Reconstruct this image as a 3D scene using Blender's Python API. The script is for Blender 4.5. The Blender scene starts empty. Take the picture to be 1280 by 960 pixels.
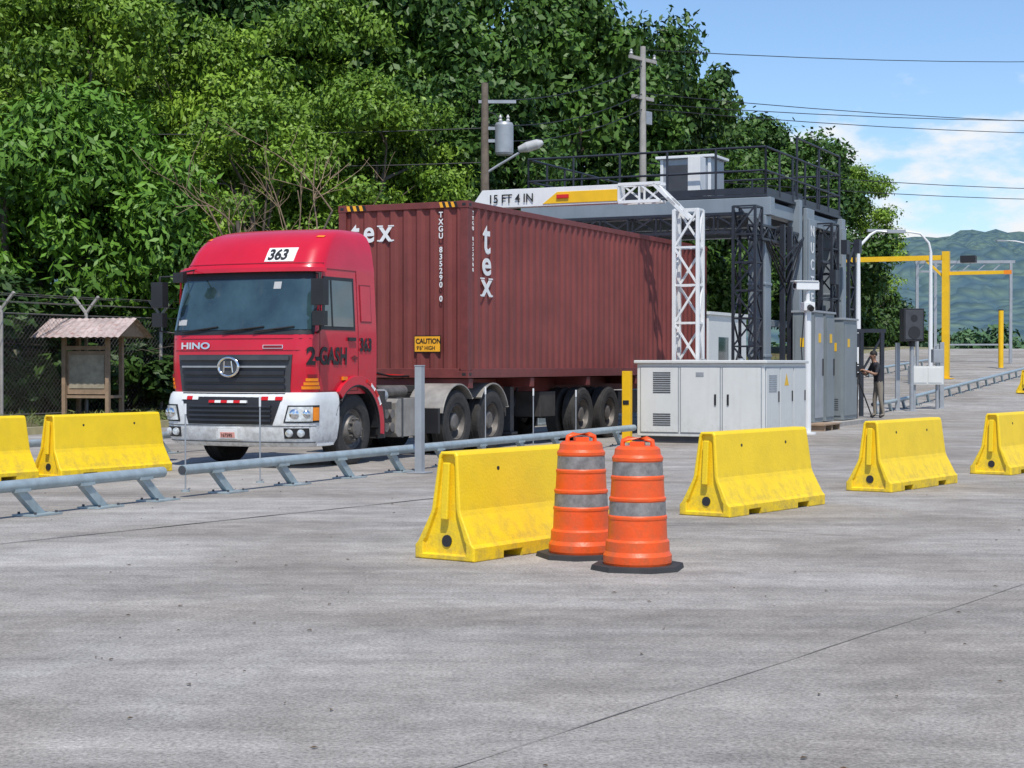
import bpy, math, random
import numpy as np
from mathutils import Vector, Matrix
random.seed(7); rng=np.random.default_rng(7)
sc=bpy.context.scene
A=math.radians(65); C=(-0.72,28.0)
def P(s,t,z=0.0): return Vector((C[0]+.42262*s-.90631*t, C[1]+.90631*s+.42262*t, z))
def gz(y):
    d=y-45
    if d<=0: return 0.0
    if d<8: return .04*d*d/16
    return .16+.04*(min(d,65)-8)
sc.view_settings.view_transform='Standard'; sc.view_settings.look='None'
sc.view_settings.exposure=0; sc.view_settings.gamma=1

# ------------------------------------------------------------ materials
MATS={}
def mat(name,col,rough=.6,metal=0.0,var=.15,scale=3.0,bump=0.0,bscale=40,dirt=0.0,dirtcol=(.12,.10,.075),dirth=.5,coat=0,spec=.5,streak=0):
    if name in MATS: return MATS[name]
    m=bpy.data.materials.new(name); m.use_nodes=True; nt=m.node_tree; N=nt.nodes; L=nt.links
    b=N['Principled BSDF']
    b.inputs['Roughness'].default_value=rough; b.inputs['Metallic'].default_value=metal
    b.inputs['Coat Weight'].default_value=coat; b.inputs['Coat Roughness'].default_value=.08
    b.inputs['Specular IOR Level'].default_value=spec
    tc=N.new('ShaderNodeTexCoord')
    n=N.new('ShaderNodeTexNoise'); n.inputs['Scale'].default_value=scale; n.inputs['Detail'].default_value=4
    n.inputs['Roughness'].default_value=.62
    L.new(tc.outputs['Object'],n.inputs['Vector'])
    r=N.new('ShaderNodeMapRange'); r.inputs[1].default_value=.3; r.inputs[2].default_value=.7
    L.new(n.outputs['Fac'],r.inputs[0])
    mx=N.new('ShaderNodeMix'); mx.data_type='RGBA'
    mx.inputs[6].default_value=tuple(c*(1-var) for c in col)+(1,)
    mx.inputs[7].default_value=tuple(min(1,c*(1+var)) for c in col)+(1,)
    L.new(r.outputs[0],mx.inputs[0]); out=mx.outputs[2]
    if streak>0:
        mp=N.new('ShaderNodeMapping'); mp.inputs['Scale'].default_value=(5,5,.35)
        L.new(tc.outputs['Object'],mp.inputs[0])
        n3=N.new('ShaderNodeTexNoise'); n3.inputs['Scale'].default_value=2.2; n3.inputs['Detail'].default_value=4
        L.new(mp.outputs[0],n3.inputs['Vector'])
        r3=N.new('ShaderNodeMapRange'); r3.inputs[1].default_value=.52; r3.inputs[2].default_value=.78; r3.inputs[4].default_value=streak
        L.new(n3.outputs['Fac'],r3.inputs[0])
        m3=N.new('ShaderNodeMix'); m3.data_type='RGBA'; m3.inputs[7].default_value=dirtcol+(1,)
        L.new(r3.outputs[0],m3.inputs[0]); L.new(out,m3.inputs[6]); out=m3.outputs[2]
    if dirt>0:
        sx=N.new('ShaderNodeSeparateXYZ'); L.new(tc.outputs['Object'],sx.inputs[0])
        rz=N.new('ShaderNodeMapRange'); rz.inputs[1].default_value=0; rz.inputs[2].default_value=dirth
        rz.inputs[3].default_value=1; rz.inputs[4].default_value=0.10
        L.new(sx.outputs['Z'],rz.inputs[0])
        n2=N.new('ShaderNodeTexNoise'); n2.inputs['Scale'].default_value=9; n2.inputs['Detail'].default_value=5; n2.inputs['Roughness'].default_value=.7
        L.new(tc.outputs['Object'],n2.inputs['Vector'])
        r2=N.new('ShaderNodeMapRange'); r2.inputs[1].default_value=.42; r2.inputs[2].default_value=.72
        L.new(n2.outputs['Fac'],r2.inputs[0])
        mu=N.new('ShaderNodeMath'); mu.operation='MULTIPLY'; L.new(rz.outputs[0],mu.inputs[0]); L.new(r2.outputs[0],mu.inputs[1])
        mu2=N.new('ShaderNodeMath'); mu2.operation='MULTIPLY'; mu2.inputs[1].default_value=dirt; L.new(mu.outputs[0],mu2.inputs[0])
        m2=N.new('ShaderNodeMix'); m2.data_type='RGBA'; m2.inputs[7].default_value=dirtcol+(1,)
        L.new(mu2.outputs[0],m2.inputs[0]); L.new(out,m2.inputs[6]); out=m2.outputs[2]
    L.new(out,b.inputs['Base Color'])
    if bump>0:
        nb=N.new('ShaderNodeTexNoise'); nb.inputs['Scale'].default_value=bscale; nb.inputs['Detail'].default_value=2
        L.new(tc.outputs['Object'],nb.inputs['Vector'])
        bp=N.new('ShaderNodeBump'); bp.inputs['Strength'].default_value=bump; bp.inputs['Distance'].default_value=.02
        L.new(nb.outputs['Fac'],bp.inputs['Height']); L.new(bp.outputs[0],b.inputs['Normal'])
    MATS[name]=m; return m

RED=mat('cab_red',(.58,.009,.030),.30,0,.08,1.5,coat=.35,dirt=.25,dirth=2.5,spec=.4)
REDD=mat('cab_red_dark',(.22,.005,.012),.4,0,.1)
CONT=mat('container_maroon',(.205,.050,.043),.55,0,.18,.9,streak=.5,dirtcol=(.095,.04,.032),spec=.35)
CONTR=mat('container_rail',(.17,.038,.033),.55,0,.2,4)
YEL=mat('barrier_yellow',(.88,.60,.010),.5,0,.06,2.5,bump=.15,bscale=50,dirt=.75,dirtcol=(.28,.21,.08),dirth=.45)
YELP=mat('yellow_paint',(.85,.50,.01),.45,0,.08)
WHT=mat('white_paint',(.74,.75,.74),.4,0,.05,2,streak=.12,dirtcol=(.4,.38,.33))
WHTB=mat('bumper_white',(.74,.75,.74),.35,0,.06,3,dirt=.8,dirth=1.0,coat=.3)
CAB=mat('cabinet_white',(.66,.67,.64),.45,0,.04,1.5,dirt=.45,dirth=.6,streak=.12,dirtcol=(.35,.32,.26))
BLK=mat('black_plastic',(.018,.018,.02),.5,0,.2)
DGR=mat('dark_grey',(.055,.058,.065),.5,0,.2)
BLKS=mat('black_steel',(.030,.034,.045),.45,.2,.2)
GREY=mat('scanner_grey',(.235,.275,.305),.45,.05,.10,1.2,streak=.15,dirtcol=(.12,.13,.14))
GREYB=mat('control_cabinet_grey',(.21,.24,.25),.5,.0,.10,1.2,streak=.2,dirtcol=(.10,.10,.10),dirt=.4,dirth=.7)
GREYL=mat('light_grey_steel',(.36,.38,.40),.45,.3,.12)
GALV=mat('galvanised_pipe',(.36,.43,.45),.42,.25,.18,5,streak=.25,dirtcol=(.22,.2,.17))
TYRE=mat('tyre_rubber',(.036,.034,.032),.85,0,.35,6,bump=.3,bscale=30)
RIM=mat('rim_steel',(.17,.155,.14),.55,.4,.35,8)
CHAS=mat('chassis_paint',(.05,.045,.042),.6,.2,.35,5)
BEIG=mat('tank_grey',(.30,.28,.25),.5,.2,.25,4)
GLASS=mat('windscreen_glass',(.026,.052,.058),.04,0,.6,1.3,spec=1.0,coat=.5)
LAMP=mat('headlamp_glass',(.62,.65,.66),.08,.3,.35,14)
AMB=mat('amber_lens',(.85,.25,.01),.25,0,.15)
REDL=mat('red_lens',(.6,.01,.01),.25,0,.1)
CHR=mat('chrome',(.75,.75,.76),.12,1,.05)
ORG=mat('drum_orange',(.86,.10,.012),.42,0,.08,5,dirt=.6,dirtcol=(.28,.12,.05),dirth=1.2,bump=.1)
REFL=mat('drum_reflective',(.23,.22,.21),.6,0,.4,14,dirt=.4,dirth=1.5)
RUB=mat('rubber_base',(.03,.03,.032),.8,0,.3)
CONC=mat('concrete_pole',(.36,.34,.31),.85,0,.15,4,bump=.3)
WOODP=mat('wood_pole',(.16,.125,.095),.85,0,.25,5,bump=.3)
BARK=mat('bark',(.13,.105,.08),.9,0,.35,4)
WOOD=mat('kiosk_wood',(.33,.23,.15),.8,0,.2,6)
RUST=mat('rusty_roof',(.45,.36,.33),.7,.1,.3,3,streak=.8,dirtcol=(.26,.09,.05))
TXTW=mat('text_white',(.8,.8,.78),.5,0,.05)
TXTB=mat('text_black',(.012,.012,.012),.5,0,.05)
SIGNY=mat('sign_orange',(.9,.42,.02),.5,0,.05)
PLATE=mat('plate',(.75,.35,.3),.5,0,.1)
KERB=mat('kerb_concrete',(.40,.36,.20),.85,0,.2,3,bump=.3)
ISO=mat('insulator',(.45,.45,.44),.3,0,.1)
JOINT=mat('joint_sealant',(.055,.052,.05),.85,0,.4,3)
JOINT2=mat('joint_faint',(.215,.198,.178),.9,0,.3,2.5,spec=.2)

# ------------------------------------------------------------ mesh builder
class MB:
    def __init__(s,off=(0,0,0)):
        s.v=[];s.f=[];s.m=[];s.sm=[];s.mats=[];s.off=off
    def add(s,vs,fs,mt,smooth=False):
        if mt not in s.mats: s.mats.append(mt)
        k=s.mats.index(mt); b=len(s.v)
        s.v.extend([tuple(v) for v in vs])
        for f in fs: s.f.append(tuple(b+i for i in f)); s.m.append(k); s.sm.append(smooth)
    def box(s,x0,x1,y0,y1,z0,z1,mt):
        v=[(x0,y0,z0),(x1,y0,z0),(x1,y1,z0),(x0,y1,z0),(x0,y0,z1),(x1,y0,z1),(x1,y1,z1),(x0,y1,z1)]
        s.add(v,[(0,3,2,1),(4,5,6,7),(0,1,5,4),(1,2,6,5),(2,3,7,6),(3,0,4,7)],mt)
    def beam(s,p,q,w,mt,h=None):
        p=Vector(p);q=Vector(q);d=(q-p).normalized(); h=h or w
        up=Vector((0,0,1)) if abs(d.z)<.95 else Vector((1,0,0))
        a=d.cross(up).normalized()*w/2; b=a.normalized().cross(d)*h/2
        v=[p-a-b,p+a-b,p+a+b,p-a+b,q-a-b,q+a-b,q+a+b,q-a+b]
        s.add(v,[(0,3,2,1),(4,5,6,7),(0,1,5,4),(1,2,6,5),(2,3,7,6),(3,0,4,7)],mt)
    def tube(s,pts,r,mt,n=8,cap=True):
        pts=[Vector(p) for p in pts]; R=r if isinstance(r,(list,tuple)) else [r]*len(pts)
        vs=[];fs=[]
        d0=(pts[1]-pts[0]).normalized()
        ref=Vector((0,0,1)) if abs(d0.z)<.9 else Vector((1,0,0))
        for i,p in enumerate(pts):
            if i==0: d=d0
            elif i==len(pts)-1: d=(pts[i]-pts[i-1]).normalized()
            else: d=(pts[i+1]-pts[i-1]).normalized()
            a=d.cross(ref)
            if a.length<1e-4: a=d.cross(Vector((0,1,0)))
            a.normalize(); b=a.cross(d)
            for k in range(n):
                t=2*math.pi*k/n; vs.append(p+a*math.cos(t)*R[i]+b*math.sin(t)*R[i])
        for i in range(len(pts)-1):
            for k in range(n):
                k2=(k+1)%n; fs.append((i*n+k,i*n+k2,(i+1)*n+k2,(i+1)*n+k))
        s.add(vs,fs,mt,True)
        if cap:
            s.add(vs[:n],[tuple(range(n))],mt); s.add(vs[-n:],[tuple(range(n-1,-1,-1))],mt)
    def cyl(s,p,q,r,mt,r2=None,n=14): s.tube([p,q],[r,r if r2 is None else r2],mt,n)
    def lathe(s,prof,o,ax,mts,n=32,smooth=True):
        o=Vector(o);ax=Vector(ax).normalized()
        ref=Vector((0,0,1)) if abs(ax.z)<.9 else Vector((1,0,0))
        a=ax.cross(ref).normalized(); b=a.cross(ax)
        for i in range(len(prof)-1):
            m=mts[i] if isinstance(mts,list) else mts
            vs=[]
            for (r,h) in (prof[i],prof[i+1]):
                for k in range(n):
                    t=2*math.pi*k/n; vs.append(o+ax*h+a*math.cos(t)*r+b*math.sin(t)*r)
            s.add(vs,[(k,(k+1)%n,n+(k+1)%n,n+k) for k in range(n)],m,smooth)
    def prism(s,poly,x0,x1,mt,fn=None):
        n=len(poly); fn=fn or (lambda x,a,b:(x,a,b))
        vs=[fn(x0,a,b) for a,b in poly]+[fn(x1,a,b) for a,b in poly]
        fs=[(i,(i+1)%n,n+(i+1)%n,n+i) for i in range(n)]+[tuple(range(n-1,-1,-1)),tuple(range(n,2*n))]
        s.add(vs,fs,mt)
    def make(s,name,parent=None,loc=(0,0,0),rz=0.0,bevel=0.0):
        me=bpy.data.meshes.new(name)
        ox,oy,oz=s.off
        me.from_pydata([(v[0]-ox,v[1]-oy,v[2]-oz) for v in s.v],[],s.f)
        for m in s.mats: me.materials.append(m)
        me.polygons.foreach_set('material_index',s.m); me.polygons.foreach_set('use_smooth',s.sm)
        me.update()
        o=bpy.data.objects.new(name,me); sc.collection.objects.link(o)
        o.location=loc; o.rotation_euler=(0,0,rz)
        if parent: o.parent=parent
        if bevel>0:
            b=o.modifiers.new('bevel','BEVEL'); b.width=bevel; b.segments=2; b.limit_method='ANGLE'; b.angle_limit=math.radians(50)
        return o
def empty(name,loc=(0,0,0),rz=0.0,parent=None):
    e=bpy.data.objects.new(name,None); sc.collection.objects.link(e); e.location=loc; e.rotation_euler=(0,0,rz); e.empty_display_size=.3
    if parent: e.parent=parent
    return e
def text(body,size,loc,face,parent,mt,name='lettering',bold=.0,sx=1.0,align='LEFT',ext=.002):
    c=bpy.data.curves.new(name,'FONT'); c.body=body; c.size=size; c.extrude=ext; c.offset=bold; c.align_x=align
    c.materials.append(mt)
    o=bpy.data.objects.new(name,c); sc.collection.objects.link(o); o.parent=parent; o.location=loc
    o.rotation_euler=(math.pi/2,0,0) if face=='side' else (math.pi/2,0,-math.pi/2)
    o.scale=(sx,1,1); return o

# ------------------------------------------------------------ terrain / pavement
def grid(name,xs,ys,fn,mt,parent=None):
    vs=[fn(x,y) for y in ys for x in xs]; nx=len(xs)
    fs=[(j*nx+i,j*nx+i+1,(j+1)*nx+i+1,(j+1)*nx+i) for j in range(len(ys)-1) for i in range(nx-1)]
    me=bpy.data.meshes.new(name); me.from_pydata([tuple(v) for v in vs],[],fs); me.materials.append(mt)
    me.polygons.foreach_set('use_smooth',[True]*len(fs))
    o=bpy.data.objects.new(name,me); sc.collection.objects.link(o)
    if parent:o.parent=parent
    return o
def concrete_mat():
    m=bpy.data.materials.new('concrete_yard'); m.use_nodes=True; nt=m.node_tree;N=nt.nodes;L=nt.links
    b=N['Principled BSDF']; b.inputs['Roughness'].default_value=.88; b.inputs['Specular IOR Level'].default_value=.2
    tc=N.new('ShaderNodeTexCoord')
    def noise(scale,detail=4,rough=.6,vec=None,dist=0):
        n=N.new('ShaderNodeTexNoise'); n.inputs['Scale'].default_value=scale;n.inputs['Detail'].default_value=detail;n.inputs['Roughness'].default_value=rough
        n.inputs['Distortion'].default_value=dist
        L.new(vec if vec else tc.outputs['Object'],n.inputs['Vector']); return n.outputs['Fac']
    def rng_(x,a,b_,c,d):
        r=N.new('ShaderNodeMapRange'); 
        for i,vv in enumerate((a,b_,c,d)): r.inputs[i+1].default_value=vv
        L.new(x,r.inputs[0]); return r.outputs[0]
    def mul(x,y):
        q=N.new('ShaderNodeMath'); q.operation='MULTIPLY'; L.new(x,q.inputs[0]); L.new(y,q.inputs[1]); return q.outputs[0]
    def mapped(rot,sx,sy,off=(0,0,0)):
        mp=N.new('ShaderNodeMapping'); mp.inputs['Rotation'].default_value=(0,0,math.radians(rot)); mp.inputs['Scale'].default_value=(sx,sy,1); mp.inputs['Location'].default_value=off
        L.new(tc.outputs['Object'],mp.inputs[0]); return mp.outputs[0]
    big=noise(.24,5,.66,None,.6)
    v=rng_(big,.36,.64,.76,1.15)
    v=mul(v,rng_(noise(.75,6,.74,mapped(-55,.55,1.0),.8),.34,.66,.80,1.15))
    v=mul(v,rng_(noise(.8,5,.7,mapped(-55,.10,2.3),.4),.36,.64,.86,1.12))
    v=mul(v,rng_(noise(3.4,6,.78),.3,.7,.78,1.20))
    v=mul(v,rng_(noise(50,2,.75),.3,.7,.62,1.38))
    vo=N.new('ShaderNodeTexVoronoi'); vo.inputs['Scale'].default_value=6; L.new(tc.outputs['Object'],vo.inputs['Vector'])
    v=mul(v,rng_(vo.outputs['Distance'],.03,.07,.60,1.0))
    mx=N.new('ShaderNodeMix'); mx.data_type='RGBA'; mx.blend_type='MULTIPLY'; mx.inputs[0].default_value=1
    hue=N.new('ShaderNodeMix'); hue.data_type='RGBA'; hue.inputs[6].default_value=(.345,.312,.275,1); hue.inputs[7].default_value=(.322,.304,.280,1)
    L.new(rng_(big,.4,.6,0,1),hue.inputs[0]); L.new(hue.outputs[2],mx.inputs[6])
    cb=N.new('ShaderNodeCombineColor'); 
    for i in range(3): L.new(v,cb.inputs[i])
    L.new(cb.outputs[0],mx.inputs[7]); L.new(mx.outputs[2],b.inputs['Base Color'])
    bp=N.new('ShaderNodeBump'); bp.inputs['Strength'].default_value=.6; bp.inputs['Distance'].default_value=.014
    L.new(noise(28,3,.8),bp.inputs['Height']); L.new(bp.outputs[0],b.inputs['Normal'])
    return m
def earth_mat(name,c1,c2,sc_=.6):
    m=bpy.data.materials.new(name); m.use_nodes=True; nt=m.node_tree;N=nt.nodes;L=nt.links
    b=N['Principled BSDF']; b.inputs['Roughness'].default_value=.95; b.inputs['Specular IOR Level'].default_value=.1
    tc=N.new('ShaderNodeTexCoord'); n=N.new('ShaderNodeTexNoise'); n.inputs['Scale'].default_value=sc_; n.inputs['Detail'].default_value=7; n.inputs['Roughness'].default_value=.75
    L.new(tc.outputs['Object'],n.inputs['Vector'])
    r=N.new('ShaderNodeValToRGB'); r.color_ramp.elements[0].position=.38; r.color_ramp.elements[1].position=.62
    r.color_ramp.elements[0].color=c1+(1,); r.color_ramp.elements[1].color=c2+(1,)
    L.new(n.outputs['Fac'],r.inputs[0]); L.new(r.outputs[0],b.inputs['Base Color'])
    return m
EARTH=earth_mat('grass_ground',(.05,.085,.02),(.13,.15,.05))
VERGE=earth_mat('verge_earth',(.09,.075,.045),(.16,.15,.07))
xs=sorted(set([-2500,-1600,-1000,-600,-400,-250,-180]+list(range(-140,141,7))+[180,250,400,600,1000,1600,2500]))
ys=sorted(set([-120,-60]+list(range(-30,45,10))+list(range(44,120,3))+[130,160,200,300,500,900,1600,3000,4500]))
grid('ground',xs,ys,lambda x,y:(x,y,gz(y)-.06),EARTH)
yard=grid('concrete_yard',[s for s in range(-48,104,2)],[-70,-50,-30,-15,-5,5,11.3],lambda s,t:P(s,t,gz(P(s,t).y)),concrete_mat())
grid('roadside_verge',[s for s in range(-48,104,2)],[11.46,13,15,18,22,28,40,60],lambda s,t:P(s,t,gz(P(s,t).y)+.12+(0 if t<18 else (t-18)*.03)),VERGE)
mb=MB()
for s in range(-40,100,2):
    a=gz(P(s,11.3).y); b=gz(P(s+2,11.3).y)
    q=[P(s+.01,11.3,a-.1),P(s+1.99,11.3,b-.1),P(s+1.99,11.46,b-.1),P(s+.01,11.46,a-.1)]
    u=[P(s+.01,11.31,a+.15),P(s+1.99,11.31,b+.15),P(s+1.99,11.46,b+.15),P(s+.01,11.46,a+.15)]
    mb.add(q+u,[(0,1,5,4),(1,2,6,5),(2,3,7,6),(3,0,4,7),(4,5,6,7)],KERB)
mb.make('kerb')
mb=MB()
def strip(p,q,w,mt,z=.004):
    p=Vector(p+(0,));q=Vector(q+(0,)); n=int((q-p).length/.35)
    d=(q-p).normalized(); a=Vector((-d.y,d.x,0)); ph=random.uniform(0,9)
    def e(k):
        u=p.lerp(q,k/n)+a*(.006*math.sin(k*.9+ph)+random.uniform(-.003,.003)); ww=w/2*random.uniform(.35,1.2)
        return (u-a*ww,u+a*ww)
    pr=e(0)
    for i in range(n):
        nx=e(i+1)
        mb.add([(v.x,v.y,gz(v.y)+z) for v in (pr[0],pr[1],nx[1],nx[0])],[(0,1,2,3)],mt); pr=nx
dr=Vector((math.sin(math.radians(35)),math.cos(math.radians(35))))
def jl(o,a,b,w,mt):
    strip((o[0]+dr.x*a,o[1]+dr.y*a),(o[0]+dr.x*b,o[1]+dr.y*b),w,mt)
jl((-4.1,13.8),-14,5.9,.034,JOINT)
jl((1.3,8.3),-9,45,.008,JOINT2); jl((5.6,10.9),-3,30,.010,JOINT2)
dq=Vector((dr.y,-dr.x))
for k in (-8.2,4.5,9.5,17.5):
    o=Vector((-4.1,13.8))+dr*k; strip((o.x,o.y),(o.x+dq.x*26,o.y+dq.y*26),.010,JOINT2,.0045)
mb.make('pavement_joints')

# ------------------------------------------------------------ jersey barriers
def barrier_mesh():
    mb=MB(); Ln=1.95
    def prof(zb):
        h=[(.28,zb),(.28,.10),(.255,.125),(.15,.33),(.135,.37),(.088,.775),(.07,.80)]
        return [(-a,b) for a,b in h]+[(a,b) for a,b in reversed(h)]
    segs=[(-Ln/2,-.62,0),(-.62,-.38,.055),(-.38,.38,0),(.38,.62,.055),(.62,Ln/2,0)]
    for a,b,zb in segs:
        n=14; pr=prof(zb)
        vs=[(a,p,q) for p,q in pr]+[(b,p,q) for p,q in pr]
        fs=[(i,i+1,n+i+1,n+i) for i in range(n-1)]
        fs.append((n-1,0,n,2*n-1))
        mb.add(vs,fs,YEL)
    for x in (-.62,-.38,.38,.62):
        mb.add([(x,-.28,0),(x,.28,0),(x,.28,.055),(x,-.28,.055)],[(0,1,2,3)],YEL)
    for sg in (-1,1):
        x=sg*Ln/2; pr=prof(0)
        inn=[(a*.72,.04+b*.92) for a,b in pr]
        vs=[(x,a,b) for a,b in pr]+[(x+sg*.012,a*.97,b*.985+.006) for a,b in pr]+[(x+sg*.012,a,b) for a,b in inn]+[(x-sg*.025,a*.96,b) for a,b in inn]
        n=14; fs=[]
        for L_ in range(3):
            for i in range(n):
                j=(i+1)%n; fs.append((L_*n+i,L_*n+j,(L_+1)*n+j,(L_+1)*n+i))
        fs.append(tuple(range(3*n,4*n)))
        mb.add(vs,fs,YEL)
        mb.cyl((x-sg*.03,0,.14),(x-sg*.018,0,.14),.045,BLK,n=16)  # black disc painted in for the shaded end hole
        mb.box(min(x,x+sg*.03),max(x,x+sg*.03),-.03,.03,.30,.72,YEL)
    for x in (-.45,.45):
        for sg in (-1,1):
            z=.66; y=.135-(z-.37)*.116
            mb.cyl((x,sg*(y-.01),z),(x,sg*(y+.003),z),.016,BLK,n=10)  # black discs stand in for the dark inside of lifting holes
    mb.v=[(x*(1-.05*max(0,z-.1)/.7) if abs(x)>.9 else x,y,z) for x,y,z in mb.v]
    return mb
_b=barrier_mesh().make('jersey_barrier',bevel=.008)
def place_barrier(x,y,ang,first=False):
    o=_b if first else bpy.data.objects.new('jersey_barrier',_b.data)
    if not first:
        sc.collection.objects.link(o); bm=o.modifiers.new('bevel','BEVEL'); bm.width=.008; bm.segments=2; bm.limit_method='ANGLE'; bm.angle_limit=math.radians(50)
    o.location=(x,y,gz(y)); o.rotation_euler=(0,0,math.radians(90-ang))
def bar_from_corner(x,y,ang,first=False):
    a=math.radians(ang); d=Vector((math.sin(a),math.cos(a))); n=Vector((-math.cos(a),math.sin(a)))
    c=Vector((x,y))+d*.975+n*.28; place_barrier(c.x,c.y,ang,first)
bar_from_corner(-.27,12.5,36,True)
bar_from_corner(2.06,16.15,37)
bar_from_corner(4.28,19.3,36)
bar_from_corner(6.5,22.3,36)
place_barrier(-5.38,22.6,33); place_barrier(-6.72,20.9,33)
place_barrier(18.3,60,40); place_barrier(20.6,62.5,40)

# ------------------------------------------------------------ drums
def drum(x,y,rot):
    mb=MB()
    pr=[(.255,.03),(.262,.05),(.262,.10),(.245,.13),(.243,.20),(.228,.215),(.226,.235),(.222,.35),(.226,.36),(.226,.375),(.217,.385),(.213,.48),(.218,.49),(.218,.505),(.207,.515),(.20,.63),(.204,.64),(.204,.655),(.195,.665),(.19,.76),(.195,.77),(.195,.79),(.178,.81),(.172,.85),(.15,.868),(0,.872)]
    m=[]
    for i in range(len(pr)-1):
        z=(pr[i][1]+pr[i+1][1])/2
        m.append(REFL if (.385<z<.48 or .665<z<.76) else ORG)
    pr=[(a*.93,b) for a,b in pr]
    mb.lathe(pr,(0,0,0),(0,0,1),m,36)
    mb.tube([(-.11,0,.86),(-.105,0,.905),(-.065,0,.922),(.065,0,.922),(.105,0,.905),(.11,0,.86)],.018,ORG,8)
    mb.box(-.05,.05,-.035,.035,.868,.90,ORG)
    pl=[(.36*math.cos(a),.36*math.sin(a)) for a in [math.radians(22.5+45*i) for i in range(8)]]
    pl=[(max(-.31,min(.31,a*1.1)),max(-.31,min(.31,b*1.1))) for a,b in pl]
    n=8; mb.add([(a,b,.0) for a,b in pl]+[(a*.97,b*.97,.035) for a,b in pl],[(i,(i+1)%n,n+(i+1)%n,n+i) for i in range(n)]+[tuple(range(n,2*n))],RUB)
    return mb.make('traffic_drum',loc=(x,y,0),rz=rot)
drum(.52,12.9,.3); drum(.89,12.15,-.25)

# ------------------------------------------------------------ pipe guard rails
def rail(s0,s1,t,first_post,name='pipe_guardrail',zz=.30,sp=.95):
    mb=MB(off=(s0,t,0)); pts=[];n=max(2,int((s1-s0)/2)+1)
    for i in range(n):
        s=s0+(s1-s0)*i/(n-1); pts.append((s,t,zz+gz(P(s,t).y)))
    mb.tube(pts,.057,GALV,14)
    for e,dd in ((pts[0],-.012),(pts[-1],.012)):
        mb.cyl((e[0]+dd*.2,t,e[2]),(e[0]+dd,t,e[2]),.048,DGR,n=12)
    s=first_post
    while s<s1-.2:
        g=gz(P(s,t).y)
        mb.prism([(s+.26,g+.015),(s+.40,g+.015),(s+.12,g+zz-.05),(s-.02,g+zz-.05)],t-.035,t+.035,GALV,lambda x,a,b:(a,x,b))
        mb.box(s+.12,s+.52,t-.14,t+.14,g+.002,g+.018,GALV)
        for a in (.17,.47):
            for b_ in (-.1,.1): mb.cyl((s+a,t+b_,g+.018),(s+a,t+b_,g+.04),.014,DGR,n=6)
        mb.box(s-.05,s+.16,t-.06,t+.06,g+zz-.06,g+zz-.03,GALV)
        s+=sp
    mb.make(name,loc=P(s0,t),rz=A)
rail(-15,-10.1,-1.4,-14.3,sp=.95)
rail(-9.75,3.9,-1.4,-9.2,sp=1.35)
rail(22.5,62,-1.4,22.7,sp=1.8)
rail(-8.5,62,4.3,-8,sp=1.8)
s,t=-4.95,-1.75
mb=MB(off=(s,t,0))
mb.box(s-.05,s+.05,t-.05,t+.05,0,1.42,GREYL); mb.box(s-.13,s+.13,t-.13,t+.13,0.002,.02,GREYL); mb.box(s-.055,s+.055,t-.055,t+.055,1.42,1.435,GREYL)
mb.make('steel_post',loc=P(s,t),rz=A,bevel=.004)
for (s,t,h) in [(-9.0,-.9,1.0),(-7.4,-.85,1.05),(-1.2,-.9,1.1),(.6,-.9,1.05),(2.4,-.9,1.0)]:
    mb=MB(off=(s,t,0)); mb.cyl((s,t,0),(s,t,h),.010,GREYL,n=6); mb.cyl((s,t,0),(s,t,.02),.05,GALV,n=10); mb.cyl((s,t,h-.12),(s,t,h),.015,WHT,n=6)
    mb.make('marker_rod',loc=P(s,t),rz=A)

# ------------------------------------------------------------ TRUCK
truck=empty('semi_truck',P(0,0),A)
CT=1.2; RC=.28; BG=.09
LV=[
 (1.02,-4.97,1.17,-3.0),(1.12,-4.99,1.185,-3.0),(1.5,-5.0,1.19,-3.0),(1.84,-4.98,1.19,-3.0),(2.0,-4.94,1.185,-3.0),(2.3,-4.86,1.17,-3.0),(2.72,-4.73,1.15,-3.0),
 (2.79,-4.73,1.15,-3.0),(2.84,-4.70,1.145,-3.0),(2.92,-4.64,1.13,-3.0),(3.04,-4.56,1.115,-3.0),(3.15,-4.46,1.09,-3.0),(3.24,-4.34,1.06,-3.0),(3.31,-4.20,1.025,-3.01),(3.36,-4.04,.975,-3.03),(3.395,-3.86,.91,-3.06),(3.41,-3.68,.83,-3.12)]
def lv(z):
    if z<=LV[0][0]: return LV[0][1:]
    for a,b in zip(LV,LV[1:]):
        if z<=b[0]:
            k=(z-a[0])/(b[0]-a[0]); return tuple(a[i]+(b[i]-a[i])*k for i in (1,2,3))
    return LV[-1][1:]
def outl(z,d,off=0,prm=None,R=RC):
    sf,hw,sb=prm or lv(z); L1=hw-R; ad=abs(d)
    if ad<=L1: s=sf+BG*(ad/L1)**2; y=ad; n=(-1,0)
    elif ad<=L1+math.pi*R/2:
        f=(ad-L1)/R; s=sf+BG+R-R*math.cos(f); y=L1+R*math.sin(f); n=(-math.cos(f),math.sin(f))
    else: s=sf+BG+R+(ad-L1-math.pi*R/2); y=hw; n=(0,1)
    s+=n[0]*off; y+=n[1]*off
    return (s,CT-math.copysign(y,d) if d!=0 else CT)
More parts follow.
